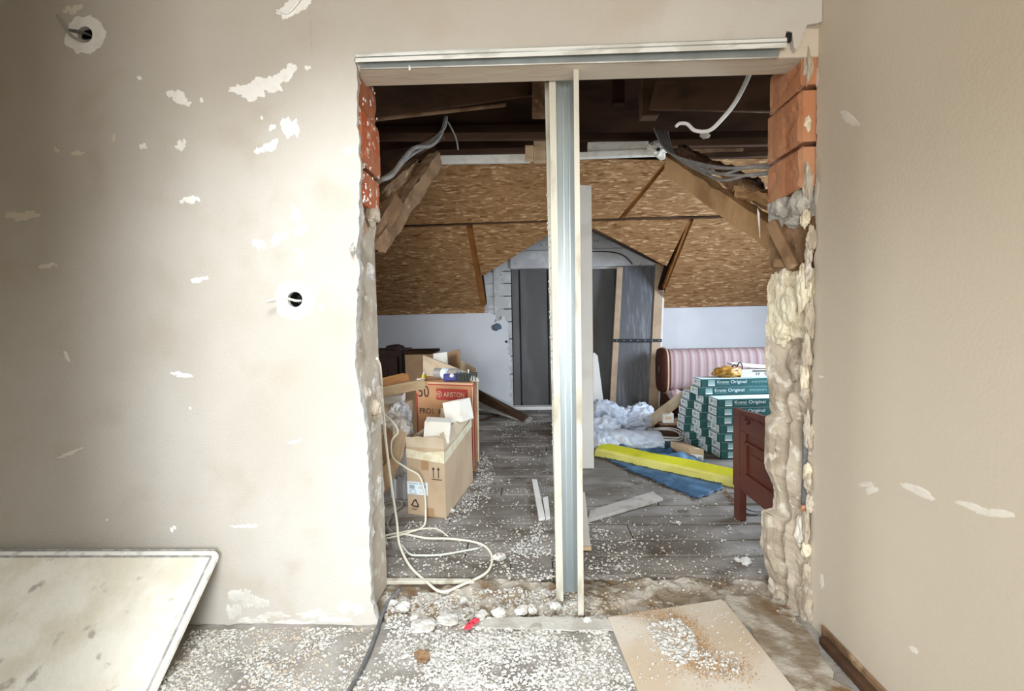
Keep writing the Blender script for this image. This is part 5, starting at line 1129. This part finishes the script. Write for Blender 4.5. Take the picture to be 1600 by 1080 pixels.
b = MB(); p0, p1 = V((XR-.007, 1.90, .03)), V((XR-.009, 1.3, .03)); d = p1-p0; b.box((p0+p1)/2, (d.length, .010, .055), d.to_track_quat('X', 'Z').to_matrix()); b.build('splinter', 'old_wood', t, bevel=.004)
p0, p1 = XP(1256, 660, XR-.012), XP(1258, 790, XR-.012); p0.y = p1.y = 2.03
t = thing('wall_pipe', 'dark upright conduit bedded in the right jamb', 'conduit', (p1.x, p1.y, p1.z)); b = MB(); b.tube([p0, (p0+p1)/2+V((.002, 0, 0)), p1], .011, 8); b.build('conduit', 'cable_grey_dark', t); b = MB(); b.tube([p1, p1-V((0, 0, .03))], .012, 8); b.build('red_end', 'brick_red', t)
p = G(737, 978, .02); t = thing('red_scrap', 'crumpled bright red scrap lying on the threshold rubble', 'scrap', p); b = MB()
def rs(u, v): x = .035*(u-.5)+.04*(v-.5); y = .075*(v-.5); return (p.x+x+.014*nz(u*4, v*5, 3), p.y+y, p.z+.010+.010*fb(u, v, 2, 4))
b.grid(rs, 8, 12); b.build('scrap', 'red_scrap', t, solid=.001)

# ------------------------------------------------------------------ rubble: single lumps, then the uncountable granules
lumps = [(780, 874, .032, 'pale brick fragment with a rusty face beside the cream cord loop'), (1165, 881, .030, 'grey-white plaster lump on the boards at the right'), (1153, 877, .018, 'smaller plaster crumb touching the right plaster lump'),
         (630, 953, .032, 'round white plaster lump by the foot of the left jamb'), (612, 945, .020, 'small plaster lump nearest the foot of the left jamb'), (648, 968, .022, 'white plaster lump on the rubble below the cream cord'), (700, 970, .045, 'large white broken screed piece left of the red scrap'),
         (662, 980, .050, 'flat white broken screed piece at the threshold edge'), (815, 958, .028, 'white plaster lump on the rubble in front of the batten'), (832, 955, .024, 'white plaster lump right beside the rubble crack'), (868, 950, .022, 'white plaster lump left of the stud foot'),
         (918, 972, .018, 'white plaster crumb at the foot of the stud'), (838, 985, .030, 'olive-grey mortar lump pressed in the screed'), (660, 1030, .030, 'brown stone in the white granules'), (780, 962, .030, 'pale plaster chip behind the red scrap'), (752, 965, .026, 'pinkish plaster chip touching the red scrap'),
         (1003, 778, .014, 'small white crumb on the grey plank'), (1060, 818, .014, 'white crumb on the boards right of the grey plank'), (706, 800, .020, 'pinkish lump at the front corner of the open box'), (724, 940, .018, 'white crumb on the rubble below the cord loop')]
for i, (x, y, r, lab) in enumerate(lumps):
    z = .0 if y < 925 else (.004 if y < 965 else .006); p = G(x, y, z); t = thing('plaster_lump', lab, 'lump', p); m = 'lump'
    if 'brown' in lab: m = 'old_wood'
    if 'olive' in lab: m = 'grey_concrete'
    fl_ = .3 if 'screed' in lab else .6
    b = MB(); b.blob(p+V((0, 0, r*.7*fl_)), (r*1.15, r*.9, r*fl_), i+60, .38, 1.5, 3, rot=Matrix.Rotation(i*.9, 3, 'Z')); b.build('lump', m, t)
    if i == 0: b = MB(); b.box(p+V((0, -.002, r*.85)), (.03, .022, .008), Matrix.Rotation(.3, 3, 'Z')); b.build('rusty_face', 'sawdust', t)

ICO = bmesh.new(); bmesh.ops.create_icosphere(ICO, subdivisions=1, radius=1.0); ICO_V = [v.co.copy() for v in ICO.verts]; ICO_F = [[x.index for x in f.verts] for f in ICO.faces]; ICO.free()
OCT_V = [V(p) for p in ((1, 0, 0), (-1, 0, 0), (0, 1, 0), (0, -1, 0), (0, 0, 1), (0, 0, -1))]; OCT_F = [(0, 2, 4), (2, 1, 4), (1, 3, 4), (3, 0, 4), (2, 0, 5), (1, 2, 5), (3, 1, 5), (0, 3, 5)]
def granules(name, lab, spots, m, seed):
    rnd = random.Random(seed); vs = []; fs = []
    for (x, y, z, r) in spots:
        o = len(vs); big = r > .0052; a = rnd.uniform(0, 6.28); ca, sa = cos(a), sin(a); sx, sy, sz = r*rnd.uniform(.8, 1.5), r*rnd.uniform(.6, 1.1), r*rnd.uniform(.5, .9)
        for p in (ICO_V if big else OCT_V):
            j = rnd.uniform(.72, 1.25); px, py, pz = p.x*sx*j, p.y*sy*j, p.z*sz*j; vs.append((x+px*ca-py*sa, y+px*sa+py*ca, z+sz*.5+pz))
        fs += [[i+o for i in f] for f in (ICO_F if big else OCT_F)]
    me = bpy.data.meshes.new(name); me.from_pydata(vs, [], fs); me.materials.append(M[m]); me.update()
    o = bpy.data.objects.new(name, me); COL.objects.link(o); return tag(o, lab, 'debris', kind='stuff')
def inpoly(x, y, poly):
    c = False; n = len(poly)
    for i in range(n):
        a, d = poly[i], poly[(i+1) % n]
        if (a[1] > y) != (d[1] > y) and x < (d[0]-a[0])*(y-a[1])/(d[1]-a[1])+a[0]: c = not c
    return c
def floor_z(x, y):
    if y > 2.37: return 0.0
    if y > 2.02: return -.022+.030*fb(x, y, 1, 5)+.012*fb(x, y, 4, 17)+.006
    return .006*fb(x, y, 0, 3)+.003*fb(x, y, 2, 14)
box_poly = [tuple(p.xy) for p in bx[:4]]
def region(px, n, r0, r1, seed, z=None, clump=0.0, zoff=0.0):
    poly = [G(x, y).xy for x, y in px]; xs = [p[0] for p in poly]; ys_ = [p[1] for p in poly]; rnd = random.Random(seed); out = []; tries = 0
    while len(out) < n and tries < n*30:
        tries += 1; x, y = rnd.uniform(min(xs), max(xs)), rnd.uniform(min(ys_), max(ys_))
        if not inpoly(x, y, poly) or inpoly(x, y, box_poly): continue
        if clump and noise.fractal(V((x*5.5+seed, y*5.5, seed)), .9, 2, 4)+rnd.gauss(0, .26) < clump: continue
        r = r0+(r1-r0)*rnd.random()**2.2
        out.append((x, y, (floor_z(x, y) if z is None else z)+zoff, r))
    return out
near = region([(560, 1080), (610, 985), (800, 988), (948, 985), (1000, 1085), (1010, 1180), (480, 1180)], 11500, .0024, .0080, 1, None, -.12)
near += region([(600, 985), (604, 925), (900, 915), (948, 965), (940, 992)], 3600, .003, .009, 2, None, -.12, .003)
near += region([(300, 985), (585, 980), (560, 1090), (240, 1090)], 4200, .0022, .0070, 3, None, -.05)
near += region([(700, 990), (900, 1000), (880, 1080), (640, 1080)], 1500, .004, .0088, 33, None, -.1, .003)
granules('white_granules', 'dense white plaster granules strewn over the screed and threshold', near, 'granule', 5)
sheetg = region([(1010, 985), (1060, 975), (1085, 1000), (1092, 1040), (1060, 1052), (1035, 1030)], 620, .004, .0088, 6, .0245)
sheetg += region([(965, 975), (1130, 950), (1200, 1045), (1120, 1080), (1000, 1080)], 260, .0025, .006, 7, .0245)
sheetg += region([(1080, 1020), (1160, 1030), (1150, 1075), (1090, 1060)], 160, .003, .008, 17, .0245)
granules('spilled_granules', 'heap of white granules spilled on the tan sheet', sheetg, 'granule', 8)
dust = []; rd_ = random.Random(44)
for (x, y, rx, ry, n_) in [(1040, 962, .05, .03, 700), (1068, 980, .04, .05, 1000), (1090, 1003, .025, .04, 700), (1105, 1040, .06, .035, 1300), (1140, 1045, .05, .035, 700), (985, 960, .06, .012, 300), (1088, 1025, .03, .04, 500), (1060, 1000, .09, .08, 500)]:
    c = G(x, y, .0245)
    for k in range(n_): dust.append((c.x+rd_.gauss(0, rx), c.y+rd_.gauss(0, ry), .0243, rd_.uniform(.0010, .0026)))
sheet_poly = [tuple(p.xy) for p in pts_ply]
dust = [d for d in dust if inpoly(d[0], d[1], sheet_poly)]
granules('sawdust', 'rusty brown sawdust spilled on the tan sheet', dust, 'sawdust', 45)
far = region([(690, 815), (745, 745), (780, 660), (850, 640), (862, 760), (870, 905), (780, 905), (700, 830)], 1500, .0028, .0075, 9, 0.0, -.02)
far += region([(700, 812), (745, 745), (752, 700), (775, 735), (760, 790), (715, 818)], 620, .004, .0085, 10, 0.0, -.2)
far += region([(800, 860), (850, 800), (868, 910), (790, 905)], 480, .0035, .0088, 11, 0.0, -.05)
far += region([(605, 905), (610, 850), (690, 815), (870, 860), (870, 905)], 650, .003, .008, 12, 0.0, 0)
far += region([(915, 770), (1030, 740), (1150, 800), (1200, 850), (1195, 930), (920, 925)], 800, .0028, .0075, 13, 0.0, .05)
far += region([(915, 905), (918, 820), (1010, 850), (1000, 910)], 330, .003, .0085, 14, 0.0, -.1)
far += region([(640, 815), (700, 822), (690, 832), (630, 825)], 120, .003, .007, 15, 0.0)
granules('floor_granules', 'loose white granules scattered over the attic floor boards', far, 'granule', 15)
tan = region([(600, 985), (604, 925), (900, 918), (1240, 960), (1250, 1000), (950, 960), (940, 985)], 1800, .004, .011, 16, None, -.05, -.002)
tan += region([(1130, 930), (1225, 940), (1300, 1080), (1245, 1075)], 420, .003, .009, 18, None, -.05)
tan += region([(300, 985), (585, 980), (560, 1090), (240, 1090)], 700, .003, .008, 19, None, -.02)
tan += region([(620, 900), (870, 800), (1190, 880), (1190, 930), (920, 930), (870, 905)], 700, .003, .0075, 20, 0.0, 0)
granules('rubble_crumbs', 'brownish mortar crumbs along the broken threshold', tan, 'granule_tan', 21)

for o in bpy.data.objects:
    if '_b' in o: del o['_b']
